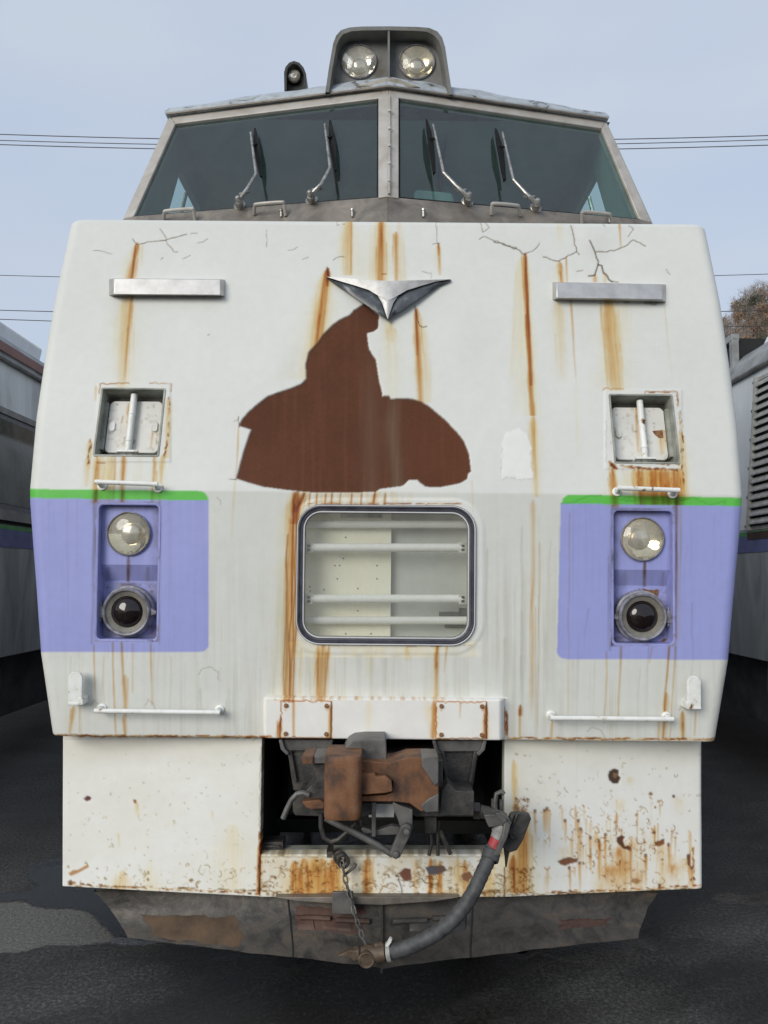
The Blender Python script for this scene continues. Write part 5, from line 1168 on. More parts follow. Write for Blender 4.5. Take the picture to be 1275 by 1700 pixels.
mb = MB(); mb.tube(pp([(834, 1368), (829, 1382), (826, 1392)], 2.90), .027, 16); mb.lathe(at_y(830, 1381, 2.90), at_y(834, 1368, 2.9) - at_y(826, 1392, 2.9), [(.027, -.005), (.031, -.003), (.031, .003), (.027, .005)], 16); part('hose_ferrule', mb, m_hosegrey, hs)
mb = MB(); mb.lathe(at_y(815, 1420, 2.885), pts[0] - pts[1], [(.028, -.02), (.033, -.016), (.033, .012), (.028, .016)], 16); part('hose_collar', mb, m_hose, hs)
mb = MB(); px_prism(mb, [(804, 1353), (826, 1352), (846, 1360), (850, 1368), (840, 1374), (836, 1370), (812, 1374), (808, 1366)], 2.87, 2.95)
px_prism(mb, [(838, 1362), (848, 1370), (842, 1392), (828, 1422), (820, 1420), (834, 1388)], 2.855, 2.88); px_prism(mb, [(822, 1350), (832, 1350), (842, 1362), (836, 1368), (828, 1362)], 2.85, 2.88)
hk = part('hose_hanger', mb, m_iron_l, car, bevel=.003)
mb = MB(); px_prism(mb, [(850, 1352), (862, 1350), (880, 1353), (882, 1360), (868, 1396), (858, 1412), (846, 1416), (838, 1412), (834, 1404), (842, 1380)], 2.93, 2.965)
px_prism(mb, [(848, 1354), (854, 1354), (845, 1384), (837, 1410), (833, 1406), (840, 1380)], 2.905, 2.94); px_prism(mb, [(846, 1386), (856, 1391), (854, 1395), (846, 1392)], 2.91, 2.94); px_prism(mb, [(857, 1352), (861, 1352), (850, 1378), (846, 1378)], 2.918, 2.94)
part('hanger_plate', mb, m_iron, hk, bevel=.003)
mb = MB(); mb.tube(pp([(822, 1352), (822, 1330), (824, 1318), (832, 1314), (837, 1318)], 3.0), .009, 10); mb.tube(pp([(832, 1350), (832, 1328)], 3.02), .009, 10); mb.tube(pp([(818, 1342), (818, 1326)], 3.02), .006, 8); part('hanger_hook', mb, m_iron_l, hk)
mb = MB(); mb.tube(pp([(786, 1346), (796, 1346)], 3.02), .034, 6); mb.tube(pp([(796, 1346), (812, 1350)], 3.0), .024, 12); part('pipe_nut', mb, m_iron, hk)
mb = MB(); mb.prism(pp([(836, 1408), (846, 1414), (841, 1440), (839, 1440), (838, 1425)], 2.96), (0, .006, 0)); part('hanger_tab', mb, m_iron, hk)

# hose head at the bottom of the plough
mb = MB(); c0 = at_y(611, 1584, 2.925)
mb.tube([at_y(600, 1582, 2.93), at_y(618, 1583, 2.925), at_y(640, 1581, 2.92)], [.026, .030, .031], 14)
mb.lathe(c0 + Vector((-.005, -.03, -.008)), (0, -1, -.1), [(.030, -.02), (.030, .0), (.026, .004), (.022, .0), (0, -.003)], 20)
mb.tube(pp([(622, 1570), (632, 1568), (638, 1574)], 2.92), .012, 8)
px_prism(mb, [(560, 1587), (578, 1579), (594, 1576), (596, 1592), (588, 1596), (578, 1588)], 2.93, 2.95); px_prism(mb, [(586, 1579), (596, 1578), (596, 1594), (586, 1594)], 2.90, 2.94); px_prism(mb, [(616, 1596), (621, 1596), (620, 1606), (616, 1604)], 2.92, 2.935)
part('hose_head', mb, m_brown, hs, 'brown metal hose coupling resting on the plough tip', bevel=.002)
mb = MB(); px_prism(mb, [(640, 1571), (644, 1564), (647, 1558), (651, 1559), (649, 1565), (644, 1572)], 2.89, 2.905); part('cable_tie', mb, m_whiteclean, hs)

# chain
mb = MB(); mb.torus(at_y(565, 1424, 3.13), XA, Vector((0, -.3, 1)), .022, .024, .007, 14, 6); mb.torus(at_y(570, 1430, 3.12), XA, Vector((0, -.3, 1)), .02, .026, .007, 14, 6); mb.tube(pp([(574, 1451), (580, 1446), (588, 1440), (591, 1434)], 3.13), .006, 8); px_prism(mb, [(542, 1414), (552, 1414), (551, 1424), (543, 1424)], 3.12, 3.2)
ch = part('chain', mb, m_iron, car)
mbl = MB(); loops = []
for k in range(16):
    t = 2 * math.pi * k / 16; x = .0075 * math.cos(t); z = .0135 * math.sin(t) + (.004 if math.sin(t) > 0 else -.004); cc = Vector((x, 0, z)); rad = Vector((math.cos(t), 0, math.sin(t)))
    loops.append([cc + (rad * math.cos(a) + Vector((0, 1, 0)) * math.sin(a)) * .0032 for a in [2 * math.pi * j / 6 for j in range(6)]])
mbl.loft(loops + [loops[0]], True); lme = mbl.mesh('chain_link', m_rustedge if False else m_iron_l)
cpth = smooth_path([at_y(568, 1434, 3.12), at_y(574, 1462, 3.10), at_y(581, 1488, 3.09), at_y(590, 1520, 3.05), at_y(600, 1550, 2.97), at_y(611, 1575, 2.93)], 12)
dist = 0; nextd = 0; prev = cpth[0]; kk = 0
for q in cpth[1:]:
    seg = (q - prev).length
    while nextd <= dist + seg:
        pos = prev.lerp(q, (nextd - dist) / max(seg, 1e-6)); d_ = (q - prev).normalized()
        o = bpy.data.objects.new('chain_link', lme); link(o, ch); o.location = pos - wloc(ch)
        o.rotation_mode = 'QUATERNION'; o.rotation_quaternion = d_.to_track_quat('Z', 'Y') @ Matrix.Rotation(math.radians(45 + 90 * (kk % 2)), 3, 'Z').to_quaternion(); kk += 1
        nextd += .0285
    dist += seg; prev = q

# ------------------------------------------------------------------ snow plough
def plough_blade(s):
    tip = at_y(633.5, 1606, 2.97)
    ob_ = at_y(*((212, 1557) if s < 0 else (1060, 1557)), 3.20)
    ot = at_y(*((156, 1480) if s < 0 else (1092, 1482)), 3.28)
    it = Vector((0, 3.21, .315))
    tip = Vector((tip.x, tip.y, tip.z)); 
    mb = MB(); nx, ny = 14, 8; loops = []
    for j in range(ny + 1):
        t = j / ny; row = []
        for i in range(nx + 1):
            k = i / nx
            lo = tip.lerp(ob_, k); hi = it.lerp(ot, k)
            q = lo.lerp(hi, t); sag = math.sin(math.pi * t) * .03
            q = q + Vector((0, sag, -sag * .25)); row.append(q + Vector((rng.normal() * .0012, rng.normal() * .002, rng.normal() * .0015)))
        loops.append(row)
    mb.loft(loops, False)
    back = [[q + Vector((0, .014, .004)) for q in r] for r in loops]
    mb.loft(back, False); mb.loft([loops[0], back[0]], False); mb.loft([[r[-1] for r in loops], [r[-1] for r in back]], False)
    return part('plough_blade', mb, m_plow, car, angle=60), loops
bl, loL = plough_blade(-1); br, loR = plough_blade(1)
def on_blade(loops, k, t, off=.004):
    nx, ny = len(loops[0]) - 1, len(loops) - 1
    a = min(k * nx, nx - 1e-4); b = min(t * ny, ny - 1e-4); i, j = int(a), int(b)
    q = loops[j][i].lerp(loops[j][i + 1], a - i).lerp(loops[j + 1][i].lerp(loops[j + 1][i + 1], a - i), b - j)
    e1 = loops[j][i + 1] - loops[j][i]; e2 = loops[j + 1][i] - loops[j][i]; n = e1.cross(e2).normalized()
    if n.y > 0: n = -n
    return q + n * off
def blade_patch(loops, k0, k1, t0, t1, name, m_, parent, off=.004, label=None, jag=.0):
    mb = MB(); n = 12; L = []
    for j in range(7):
        row = []
        for i in range(n + 1):
            kk_ = k0 + (k1 - k0) * i / n; tt = t0 + (t1 - t0) * j / 6
            if jag and (i in (0, n) or j in (0, 6)): kk_ += rng.normal() * jag; tt += rng.normal() * jag * 1.5
            row.append(on_blade(loops, min(max(kk_, 0), 1), min(max(tt, 0), 1), off if 0 < i < n and 0 < j < 6 else .0005))
        L.append(row)
    mb.loft(L, False); return part(name, mb, m_, parent, label)
blade_patch(loL, .53, .90, .06, .50, 'dried_mud', m_mud, bl, .004, 'brown dried mud low on the plough', .012)
blade_patch(loL, .06, .30, .36, .70, 'rust_patch', m_plow_r, bl, .003, None, .012)
blade_patch(loR, .66, .86, .30, .44, 'rust_patch', m_plow_r, br, .004, None, .01)
for loops, par in ((loL, bl), (loR, br)):
    mb = MB(); mb.tube([on_blade(loops, .33, t, .001) for t in np.linspace(0, 1, 9)], .0035, 6); part('weld_seam', mb, m_dark, par)
    for (a_, b_, t_) in ((.04, .16, .50), (.18, .29, .52)):
        mb = MB(); mb.tube([on_blade(loops, k_, t_, .012) for k_ in np.linspace(a_, b_, 5)], .010, 10); part('hinge_pin', mb, m_plow_r if loops is loL else m_iron, par)
    blade_patch(loops, .10, .22, .38, .54, 'hinge_leaf', m_plow_r if loops is loL else m_iron, par, .007); blade_patch(loops, .24, .31, .36, .58, 'hinge_leaf', m_plow_r if loops is loL else m_iron, par, .007)
mb = MB(); tp0 = loL[0][0]
mb.prism([tp0 + Vector((-.004, -.012, -.012)), tp0 + Vector((-.004, .05, .0)), Vector((-.004 + tp0.x, 3.24, .30)), Vector((-.004 + tp0.x, 3.185, .285))], (.008, 0, 0)); part('centre_rib', mb, m_plow, car)
mb = MB(); px_prism(mb, [(456, 1490), (600, 1489), (762, 1490), (720, 1497), (634, 1503), (545, 1500), (490, 1496)], 3.13, 3.3); part('plough_shelf', mb, m_frame_d, car, bevel=.003)
mb = MB(); px_prism(mb, [(552, 1481), (586, 1481), (590, 1518), (551, 1517)], 3.10, 3.115); part('chain_plate', mb, m_iron_l, car, bevel=.002)

# ------------------------------------------------------------------ cab: windscreens, frames, roof
YAB, YAT = 3.46, 3.74
apB, apT = at_y(644, 328, YAB), at_y(645.5, 160, YAT)
cTL, cTR = at_y(291, 205, 3.95), at_y(1000, 213, 3.95)
nL = (apT - apB).cross(cTL - apB).normalized(); nL = nL if nL.y < 0 else -nL
nR = (apT - apB).cross(cTR - apB).normalized(); nR = nR if nR.y < 0 else -nR
def wp(s, u, v, off=0.0):
    n = nL if s < 0 else nR
    return at_plane(u, v, apB + n * off, n)
cab = MB()
def wprism(s, pts, o0, o1):
    n = nL if s < 0 else nR
    return MB().prism([wp(s, u, v, o0) for u, v in pts], n * (o1 - o0))
SIDES = {-1: dict(rail=[(645.5, 145), (645.5, 161), (628, 163), (291, 205), (282, 191)], post=[(282, 191), (291, 205), (222, 359), (208, 372), (200, 372)], sill=[(222, 358.5), (628, 327), (644.5, 325), (644.5, 400), (200, 400), (205, 362)], mull=[(628, 162), (645.5, 160), (644.5, 326), (628, 328)], glass=[(630, 160), (630, 330), (219, 362), (289, 203)]),
         1: dict(rail=[(645.5, 145), (645.5, 161), (662, 162), (1000, 213), (1005, 198)], post=[(1005, 198), (999, 213), (1062, 364), (1076, 378), (1086, 378)], sill=[(662, 328), (1062, 363.5), (1082, 368), (1086, 400), (644.5, 400), (644.5, 325)], mull=[(645.5, 160), (662, 162), (662, 329), (644.5, 326)], glass=[(660, 160), (660, 330), (1065, 367), (1002, 211)])}
for s, d in SIDES.items():
    part('windscreen', MB().poly([wp(s, u, v, -.004) for u, v in d['glass']]), m_wind, car, smooth=False)
    part('top_rail', wprism(s, d['rail'], .012, -.03), m_frame, car, bevel=.004)
    part('side_post', wprism(s, d['post'], .010, -.04), m_frame, car, bevel=.004)
    part('sill_plate', wprism(s, d['sill'], .016, -.03), m_frame_d, car, bevel=.004)
    part('centre_post', wprism(s, d['mull'], .022, -.03), m_frame, car, bevel=.003)
    # black glazing rubber round the pane
    mb = MB(); g = d['glass']; ins = [wp(s, u, v, .002) for u, v in g]; cen = sum(ins, Vector()) / 4
    seal = []
    for a_, b_ in zip(ins, ins[1:] + ins[:1]): mb.tube([a_.lerp(cen, .008), b_.lerp(cen, .008)], .008, 8)
    part('glazing_seal', mb, m_rubber, car)
    # outer skin of the cab side with its window opening
    top, bot = wp(s, *d['rail'][-1], .0), wp(s, *( (204, 366) if s < 0 else (1084, 372)), .0)
    dn = (bot - top); low_ = top + dn * ((top.z - (Z_T - .25)) / (top.z - bot.z))
    back = Vector((0, 1.9, 0)); q = lambda t, y: top.lerp(low_, t) + Vector((0, y - 3.95 + (low_.y - low_.y), 0)) + Vector((0, (3.95 - top.lerp(low_, t).y) * min(max((y - 3.95) / .4, 0), 1), 0))
    mb = MB(); thick = Vector((-s * .04, 0, 0))
    def wall(t0, t1, y0, y1, fy=True):
        P4 = [q(t0, y0), q(t0, y1), q(t1, y1), q(t1, y0)]
        mb.prism(P4, thick)
    wall(0, .16, 3.95, 6.2); wall(.70, 1, 3.95, 6.2); wall(.16, .70, 3.95, 4.22); wall(.16, .70, 4.72, 4.84); wall(.16, .70, 5.3, 6.2)
    part('cab_side', mb, m_cabgreen, car, smooth=False)
    mb = MB(); mb.quad(q(.16, 4.22) + thick * .5, q(.16, 5.3) + thick * .5, q(.70, 5.3) + thick * .5, q(.70, 4.22) + thick * .5); part('side_window', mb, m_clear, car, smooth=False)
    mb = MB()
    for y in (4.3, 4.62): mb.tube([q(.25, y) + thick * 1.8, q(.65, y) + thick * 1.8], .012, 8)
    part('cab_handrail', mb, m_wiper, car)
mb = MB(); mb.tube([apB + Vector((0.006, -.034, .0)), apT + Vector((0.004, -.034, -.02))], .006, 8)
for k in (.12, .28, .45, .62, .8): mb.lathe(apB.lerp(apT, k) + Vector((.005, -.038, 0)), (0, -1, .3), [(.009, 0), (.009, .005), (0, .008)], 8)
part('pillar_bead', mb, m_frame, car)
# inside of the cab
topz = apT.z
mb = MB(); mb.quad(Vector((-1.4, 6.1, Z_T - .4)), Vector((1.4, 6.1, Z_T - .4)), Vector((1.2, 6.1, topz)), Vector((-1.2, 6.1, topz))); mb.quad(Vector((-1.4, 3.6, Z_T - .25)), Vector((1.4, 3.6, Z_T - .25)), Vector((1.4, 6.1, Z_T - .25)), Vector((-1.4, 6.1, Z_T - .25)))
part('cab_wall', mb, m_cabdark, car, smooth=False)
mb = MB(); mb.quad(Vector((-1.2, 3.98, topz + .02)), Vector((1.2, 3.98, topz + .02)), Vector((1.2, 6.1, topz + .02)), Vector((-1.2, 6.1, topz + .02))); part('cab_ceiling', mb, m_cabgreen, car, smooth=False)
for x in (-.66, .62):
    mb = MB(); l0 = rr_loop(.44, .60, .12); f2 = Fr(Vector((x, 4.9, Z_T + .18)), XA, Vector((0, .15, 1)).normalized(), Vector((0, -1, .15)).normalized())
    mb.loft([L3(f2, [(a * .9, b * .95) for a, b in l0], .05), L3(f2, l0, .02), L3(f2, l0, -.06)], True, True, True)
    f3 = Fr(f2.p + Vector((0, .03, .40)), f2.X, f2.T, f2.N); l1 = rr_loop(.26, .15, .06); mb.loft([L3(f3, l1, .03), L3(f3, l1, -.04)], True, True, True)
    part('driver_seat', mb, m_equip, car)
mb = MB(); px_prism(mb, [(688, 312), (752, 318), (758, 345), (688, 345)], 3.85, 4.1); mb.box((-1.1, 4.0, Z_T - .2), (-.8, 4.3, Z_T + .16)); mb.box((.72, 3.95, Z_T - .2), (1.0, 4.2, Z_T + .20)); part('control_desk', mb, m_cabgreen, car, bevel=.02)
mb = MB()
for (x, y, z) in ((.12, 3.85, 3.36), (.18, 3.9, 3.44), (1.0, 4.3, 3.55)): mb.lathe(Vector((x, y, z)), (0, -1, 0), [(.0, -.03), (.05, -.03), (.055, .0), (0, .01)], 16)
part('gauge', mb, m_equip, car)
# roof
lp = [Vector((-1.19, 8.0, 0)), Vector((-1.19, 6.2, 0)), None, None, None]
RL, RA, RRt = wp(-1, 279, 190, .02), wp(-1, 645.5, 144, .02), wp(1, 1006, 197.5, .02)
zr = (RL.z + RRt.z + RA.z) / 3
outl = [Vector((RL.x - .02, 8, 0)), Vector((RL.x - .02, 5.5, 0))]
front = []
for k in range(13): front.append(RL.lerp(RA, k / 12))
for k in range(1, 13): front.append(RA.lerp(RRt, k / 12))
def roof_loop(inset, h):
    L = [Vector((RL.x + inset, 8, RL.z + h)), Vector((RL.x + inset, 6, RL.z + h)), Vector((RL.x + inset, RL.y + .15, RL.z + h))]
    for q in front: L.append(Vector((q.x * (1 - inset / 1.2), q.y + inset, q.z + h + (rng.normal() * .003 if h > 0 else 0) + .02 * (1 - (abs(q.x) / 1.2) ** 2) * (inset > .02))))
    L += [Vector((RRt.x - inset, RRt.y + .15, RRt.z + h)), Vector((RRt.x - inset, 6, RRt.z + h)), Vector((RRt.x - inset, 8, RRt.z + h))]
    return L
mb = MB(); mb.loft([roof_loop(*q) for q in ((.03, -.012), (-.008, -.010), (-.014, .0), (-.014, .012), (.004, .034), (.035, .058), (.08, .078), (.25, .11), (.6, .13), (1.0, .14))], False)
part('cab_roof', mb, m_roof, car, angle=60)
mb = MB(); mb.tube([q + Vector((0, -.016, -.008)) for q in front], .006, 6); part('roof_gutter', mb, m_frame_d, car)
mb = MB(); mb.poly(pp([(832, 157), (842, 156), (848, 162), (843, 166), (838, 161)], 3.80)) if False else None

# headlight hood on the roof
YH = 3.76
outer = [(540, 153), (546, 112), (553, 72), (558, 59), (566, 50), (580, 45.5), (600, 44), (645, 43.5), (690, 44.5), (712, 46), (726, 52), (734, 62), (739, 78), (744, 112), (751, 157)]
inner = [(546, 153), (552, 112), (558.5, 76), (563, 65), (570, 56.5), (582, 52), (600, 50.5), (645, 50), (690, 51), (708, 52.5), (720, 58), (728, 67), (733, 80), (738, 112), (745, 157)]
O0, I0 = pp(outer, YH), pp(inner, YH)
cxh = sum((q.x for q in O0)) / len(O0)
bk = lambda L, d, sc_: [Vector((cxh + (q.x - cxh) * sc_, q.y + d, q.z)) for q in L]
mb = MB(); mb.loft([bk(I0, .13, .96), I0, O0, bk(O0, .3, 1.0), [q + Vector((0, .9, -.18)) for q in O0]], False)
hd = part('headlight_hood', mb, m_hood, car, angle=40)
mb = MB(); YBK = YH + .085
hb_ = [Vector((q.x, YBK, q.z)) for q in pp([(541, 150)] + [(u - (4 if u < 600 else -4 if u > 690 else 0), v - 3) for u, v in inner] + [(750, 152)], YH)]
xm = at_y(645.5, 100, YH).x; tm = [q for q in hb_ if abs(q.x - xm) < .006][0]; i_ = hb_.index(tm); bmid = Vector((xm, YBK, (hb_[0].z + hb_[-1].z) / 2))
for half, (u, v, r) in ((hb_[:i_ + 1] + [bmid], (596, 103, 28.5)), ([bmid] + hb_[i_:], (692, 103.5, 29))):
    c = at_y(u, v, YBK); hole_plate(mb, half, c, r * (c - CAM).dot(FWD) / F_PX * .99, XA, Vector((0, 0, 1)))
part('hood_back', mb, m_hood, hd, smooth=False)
mb = MB(); a_, b_ = at_y(645.5, 46, YH), at_y(645.5, 138, YH); mb.prism([a_ + Vector((-.006, .004, 0)), a_ + Vector((.006, .004, 0)), b_ + Vector((.006, .004, 0)), b_ + Vector((-.006, .004, 0))], (0, .10, 0)); part('divider', mb, m_hood, hd, bevel=.002)
mb = MB(); fp = [(590, 141), (612, 136), (630, 130), (645.5, 127), (662, 130), (680, 137), (700, 143), (645, 150)]; mb.prism(pp(fp, YH - .02), (0, .13, 0)); part('fairing', mb, m_fairing, hd, bevel=.012)
for (u, v, r, m_) in ((596, 103, 28.5, m_mirror), (692, 103.5, 29, m_mirror_y)):
    c = at_y(u, v, YH + .081); headlight(c, (0, -1, -.03), r * (c - CAM).dot(FWD) / F_PX, m_, 'headlight')
# hooded small lamp left of it
mb = MB(); arch = [(472, 150), (471.5, 120), (474, 111), (480, 104), (488, 101), (497, 104), (504, 112), (508, 122), (509.5, 148)]
A0 = pp(arch, 3.90); A1 = pp([(476, 150), (475.5, 121), (478, 113), (483, 107.5), (488, 105.5), (494, 107.5), (500, 113.5), (504, 123), (505, 148)], 3.90)
mb.loft([[q + Vector((0, .1, 0)) for q in A1], A1, A0, [q + Vector((0, .28, 0)) for q in A0]], False); mb.poly([q + Vector((0, .07, 0)) for q in A1])
hl = part('signal_lamp', mb, m_black, car, angle=50)
c = at_y(488, 125.5, 3.94); R = 10.5 * (c - CAM).dot(FWD) / F_PX
mb = MB(); mb.lathe(c, (0, -1, 0), [(R, -.015), (R, .004), (R * .6, .014), (0, .018)], 24); part('lens', mb, m_lens, hl)
mb = MB(); mb.lathe(c, (0, -1, 0), [(R, -.012), (R * .5, -.022), (0, -.024)], 24); part('reflector', mb, m_mirror, hl)

# ------------------------------------------------------------------ wipers, grab bars on the sill
def wiper(base, knee, elbow, tip, bl0, bl1, s):
    P3 = lambda q, o: wp(s, q[0], q[1], o)
    mb = MB(); n = nL if s < 0 else nR
    b = P3(base, .07)
    mb.tube([P3(base, .07), P3(((base[0] + knee[0]) / 2, (base[1] + knee[1]) / 2), .085), P3(knee, .09), P3(elbow, .085)], [.011, .010, .008, .007], 10)
    mb.tube([P3(elbow, .085), P3(((elbow[0] * 2 + tip[0]) / 3, (elbow[1] * 2 + tip[1]) / 3), .08), P3(tip, .055)], [.0075, .007, .0055], 10)
    o = part('wiper', mb, m_wiper, car)
    mb = MB(); e = P3((base[0] - s * 4, base[1] + 12), .0)
    mb.tube([e, P3((base[0] - s * 1, base[1] + 6), .035), P3(base, .072)], [.022, .019, .014], 12); mb.lathe(P3((base[0], base[1] - 2), .075), n, [(.014, -.02), (.014, .012), (.009, .02), (0, .022)], 12); mb.lathe(e, n, [(.03, -.01), (.03, .02), (.02, .03)], 14)
    part('pivot', mb, m_wiper, o)
    mb = MB(); mid = ((base[0] + knee[0]) / 2 - s * 1, (base[1] + knee[1]) / 2); mb.tube([P3((mid[0] + 7, mid[1] - 3), .075), P3((mid[0] - 7, mid[1] - 1), .075)], .005, 8); mb.tube([P3((base[0] + s * 3, base[1] - 3), .06), P3((knee[0] - s * 3, knee[1] + 6), .07)], .005, 8); part('tension_rod', mb, m_wiper, o)
    mb = MB()
    d = (P3(bl1, .03) - P3(bl0, .03)); a0, a1 = P3(bl0, .03), P3(bl1, .03); m0 = a0.lerp(a1, .5); si = d.cross(n).normalized()
    mb.loft([[a0 + si * .005, a0 - si * .005, a0 + n * -.02], [a0.lerp(a1, .2) + si * .012 + n * .006, a0.lerp(a1, .2) - si * .012 + n * .006, a0.lerp(a1, .2) - n * .026], [a0.lerp(a1, .5) + si * .016 + n * .014, a0.lerp(a1, .5) - si * .016 + n * .014, a0.lerp(a1, .5) - n * .026], [a0.lerp(a1, .8) + si * .012 + n * .006, a0.lerp(a1, .8) - si * .012 + n * .006, a0.lerp(a1, .8) - n * .026], [a1 + si * .007, a1 - si * .007, a1 - n * .02]], True, True, True)
    mb.tube([P3((tip[0] + (elbow[0] - tip[0]) * .32, tip[1] + (elbow[1] - tip[1]) * .32), .068), a0.lerp(a1, .38) + n * .01], .006, 8)
    part('blade', mb, m_rubber, o)
wiper((396, 334), (411, 312), (425, 288), (416, 220), (423, 212), (433, 292), -1)
wiper((515, 325), (533, 306), (548, 278), (539, 206), (548, 199), (557, 282), -1)
wiper((778, 328), (757, 308), (736, 286), (719, 207), (708, 198), (721, 286), 1)
wiper((891, 338), (872, 320), (852, 298), (834, 220), (823, 213), (838, 298), 1)
def grab(u0, v0, u1, v1, vb, s):
    P3 = lambda u, v, o: wp(s, u, v, o)
    mb = MB(); path = [P3(u0 - 2, vb, .02), P3(u0 - 1, v0 + 3, .06), P3(u0 + 4, v0, .07), P3(u1 - 4, v1, .07), P3(u1 + 1, v1 + 3, .06), P3(u1 + 4, vb + 2, .02)]
    mb.tube(smooth_path(path, 5), .0085, 10); part('grab_bar', mb, m_frame, car)
grab(274, 350, 320, 347, 364, -1); grab(424, 339, 470, 336, 356, -1); grab(818, 338, 860, 341, 356, 1); grab(968, 352, 1012, 355, 370, 1)
for s, u, v in ((-1, 467, 352), (-1, 585, 352), (1, 703, 352), (1, 1012, 362)):
    mb = MB(); mb.tube([wp(s, u, v + 8, .02), wp(s, u, v - 3, .03)], .006, 8); mb.lathe(wp(s, u, v - 3, .03), (0, 0, 1), [(.009, -.003), (.009, .006), (0, .008)], 8); part('washer_nozzle', mb, m_wiper, car)

# ================================================================== NEIGHBOURING CARS
def side_car(s, name, label):
    XS_ = s * 2.75; lean = s * 0.085
    root = thing(name, label, 'train', (s * 4.2, 9.0, 0), 'retired railcars parked alongside')
    Y0, Y1 = 2.9, 24.0
    ZB = at_x(*((20, 1088) if s < 0 else (1250, 1093)), XS_).z
    zg0, zg1 = (at_x(20, 880, XS_).z, at_x(20, 873, XS_).z) if s < 0 else (at_x(1250, 890, XS_).z, at_x(1250, 882.5, XS_).z)
    zp0 = at_x(20, 909, XS_).z if s < 0 else at_x(1250, 917, XS_).z
    zu = zg1 + .02
    X_ = lambda z, o=0.0: XS_ + (lean * max(z - zu, 0)) - s * o
    zr_ = at_x(0, 592, XS_ + lean * 1.4).z if s < 0 else at_x(1275, 600, XS_ + lean * 1.4).z
    def strip(nm, z0, z1, m_, o=0.0, y0=Y0, y1=Y1, parent=root, lab=None, th=.01):
        mb = MB(); mb.prism([Vector((X_(z0, o), y0, z0)), Vector((X_(z0, o), y1, z0)), Vector((X_(z1, o), y1, z1)), Vector((X_(z1, o), y0, z1))], (s * th, 0, 0)); return part(nm, mb, m_, parent, lab, smooth=False)
    prof = [Vector((X_(zu), 0, zu)), Vector((X_(zr_), 0, zr_)), Vector((X_(zr_) + s * .05, 0, zr_ + .12)), Vector((X_(zr_) + s * .22, 0, zr_ + .28)), Vector((X_(zr_) + s * .6, 0, zr_ + .40)), Vector((s * 4.2, 0, zr_ + .46)), Vector((s * 5.5, 0, zr_ + .2)), Vector((s * 5.65, 0, zu))]
    n_y = 25
    def body(nm, pr, m_):
        mb = MB(); mb.loft([[q + Vector((0, y, 0)) for q in pr] for y in np.linspace(Y0, Y1, n_y)], False, True, True); return part(nm, mb, m_, root, angle=20)
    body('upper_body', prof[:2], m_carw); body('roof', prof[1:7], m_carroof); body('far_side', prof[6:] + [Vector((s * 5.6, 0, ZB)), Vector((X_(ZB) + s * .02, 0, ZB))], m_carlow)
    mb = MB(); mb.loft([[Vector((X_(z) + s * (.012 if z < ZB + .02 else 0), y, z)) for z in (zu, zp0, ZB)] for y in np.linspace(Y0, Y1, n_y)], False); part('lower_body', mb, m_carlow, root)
    mb = MB(); mb.poly([Vector((q.x, Y1, q.z)) for q in prof] + [Vector((s * 5.6, Y1, ZB)), Vector((X_(ZB), Y1, ZB))]); mb.poly([Vector((q.x, Y0, q.z)) for q in prof] + [Vector((s * 5.6, Y0, ZB)), Vector((X_(ZB), Y0, ZB))]); part('end_wall', mb, m_carlow, root, smooth=False)
    strip('lavender_band', zp0, zg0, m_carpurple, .004); strip('green_band', zg0 + .001, zg1, m_cargreen, .005)
    mb = MB(); mb.tube([Vector((X_(zr_) - s * .02, y, zr_ - .02)) for y in np.linspace(Y0, Y1, 12)], .022, 8); part('gutter', mb, m_winframe, root)
    # underfloor gear
    mb = MB(); mb.box((min(XS_ + s * .25, s * 5.5), Y0 + .5, .78), (max(XS_ + s * .25, s * 5.5), Y1, ZB)); part('underframe', mb, m_dark, root, smooth=False)
    yb_ = Y0 + 1.2
    for k in range(7):
        L_ = 1.5 + (k % 3) * .5; xx = sorted((XS_ + s * (.12 + .05 * (k % 2)), XS_ + s * .9))
        mb = MB(); mb.box((xx[0], yb_, .38 + .08 * (k % 3)), (xx[1], yb_ + L_, ZB - .02)); part('equipment_box', mb, m_equip, root, bevel=.01); yb_ += L_ + .35
    return root, X_, strip, (zg1, zr_, ZB, XS_, lean, zu, Y0, Y1)
rl, X_, strip, (zg1, zr_, ZB, XS_, lean, zu, Y0, Y1) = side_car(-1, 'railcar', 'grey railcar at the left edge with long dark windows and a faded red roof edge')
zz = lambda v, u=20: at_x(u, v, XS_, lean, zu).z
z_sill0, z_sill1, z_w0, z_w1, z_f1 = zz(866), zz(849), zz(848), zz(694), zz(684)
strip('window_rail', z_sill0, z_sill1, m_winframe, .03, th=.04); strip('window_head', z_w1, z_f1, m_winframe, .02, th=.03); strip('sill_gap', zg1 + .006, z_sill0, m_dark, .006)
y = Y0 + .1
while y < Y1 - 2:
    wn = strip('window', z_w0, z_w1, m_gasket, .008, y, y + 1.75); strip('pane', z_w0 + .04, z_w1 - .04, m_sideglass, .012, y + .05, y + 1.70, wn, None, .003); y += 1.95
strip('red_roof_edge', zz(592), zz(577), m_carred, .006)
mb = MB(); zc = zr_ + .22
l0 = [Vector((X_(zr_) - .30, 0, zc)), Vector((X_(zr_) - .26, 0, zc + .20)), Vector((X_(zr_) - .55, 0, zc + .34)), Vector((-4.8, 0, zc + .34)), Vector((-4.9, 0, zc))]
for y0_ in (4.6, 9.5, 14.5):
    mb = MB(); mb.loft([[q + Vector((0, y, (0 if 0 < k < 4 else 0))) for q in l0] for k, y in enumerate((y0_, y0_ + .02, y0_ + 2.2, y0_ + 2.22))], False, True, True); part('roof_cooler', mb, m_carw, rl, bevel=.02)

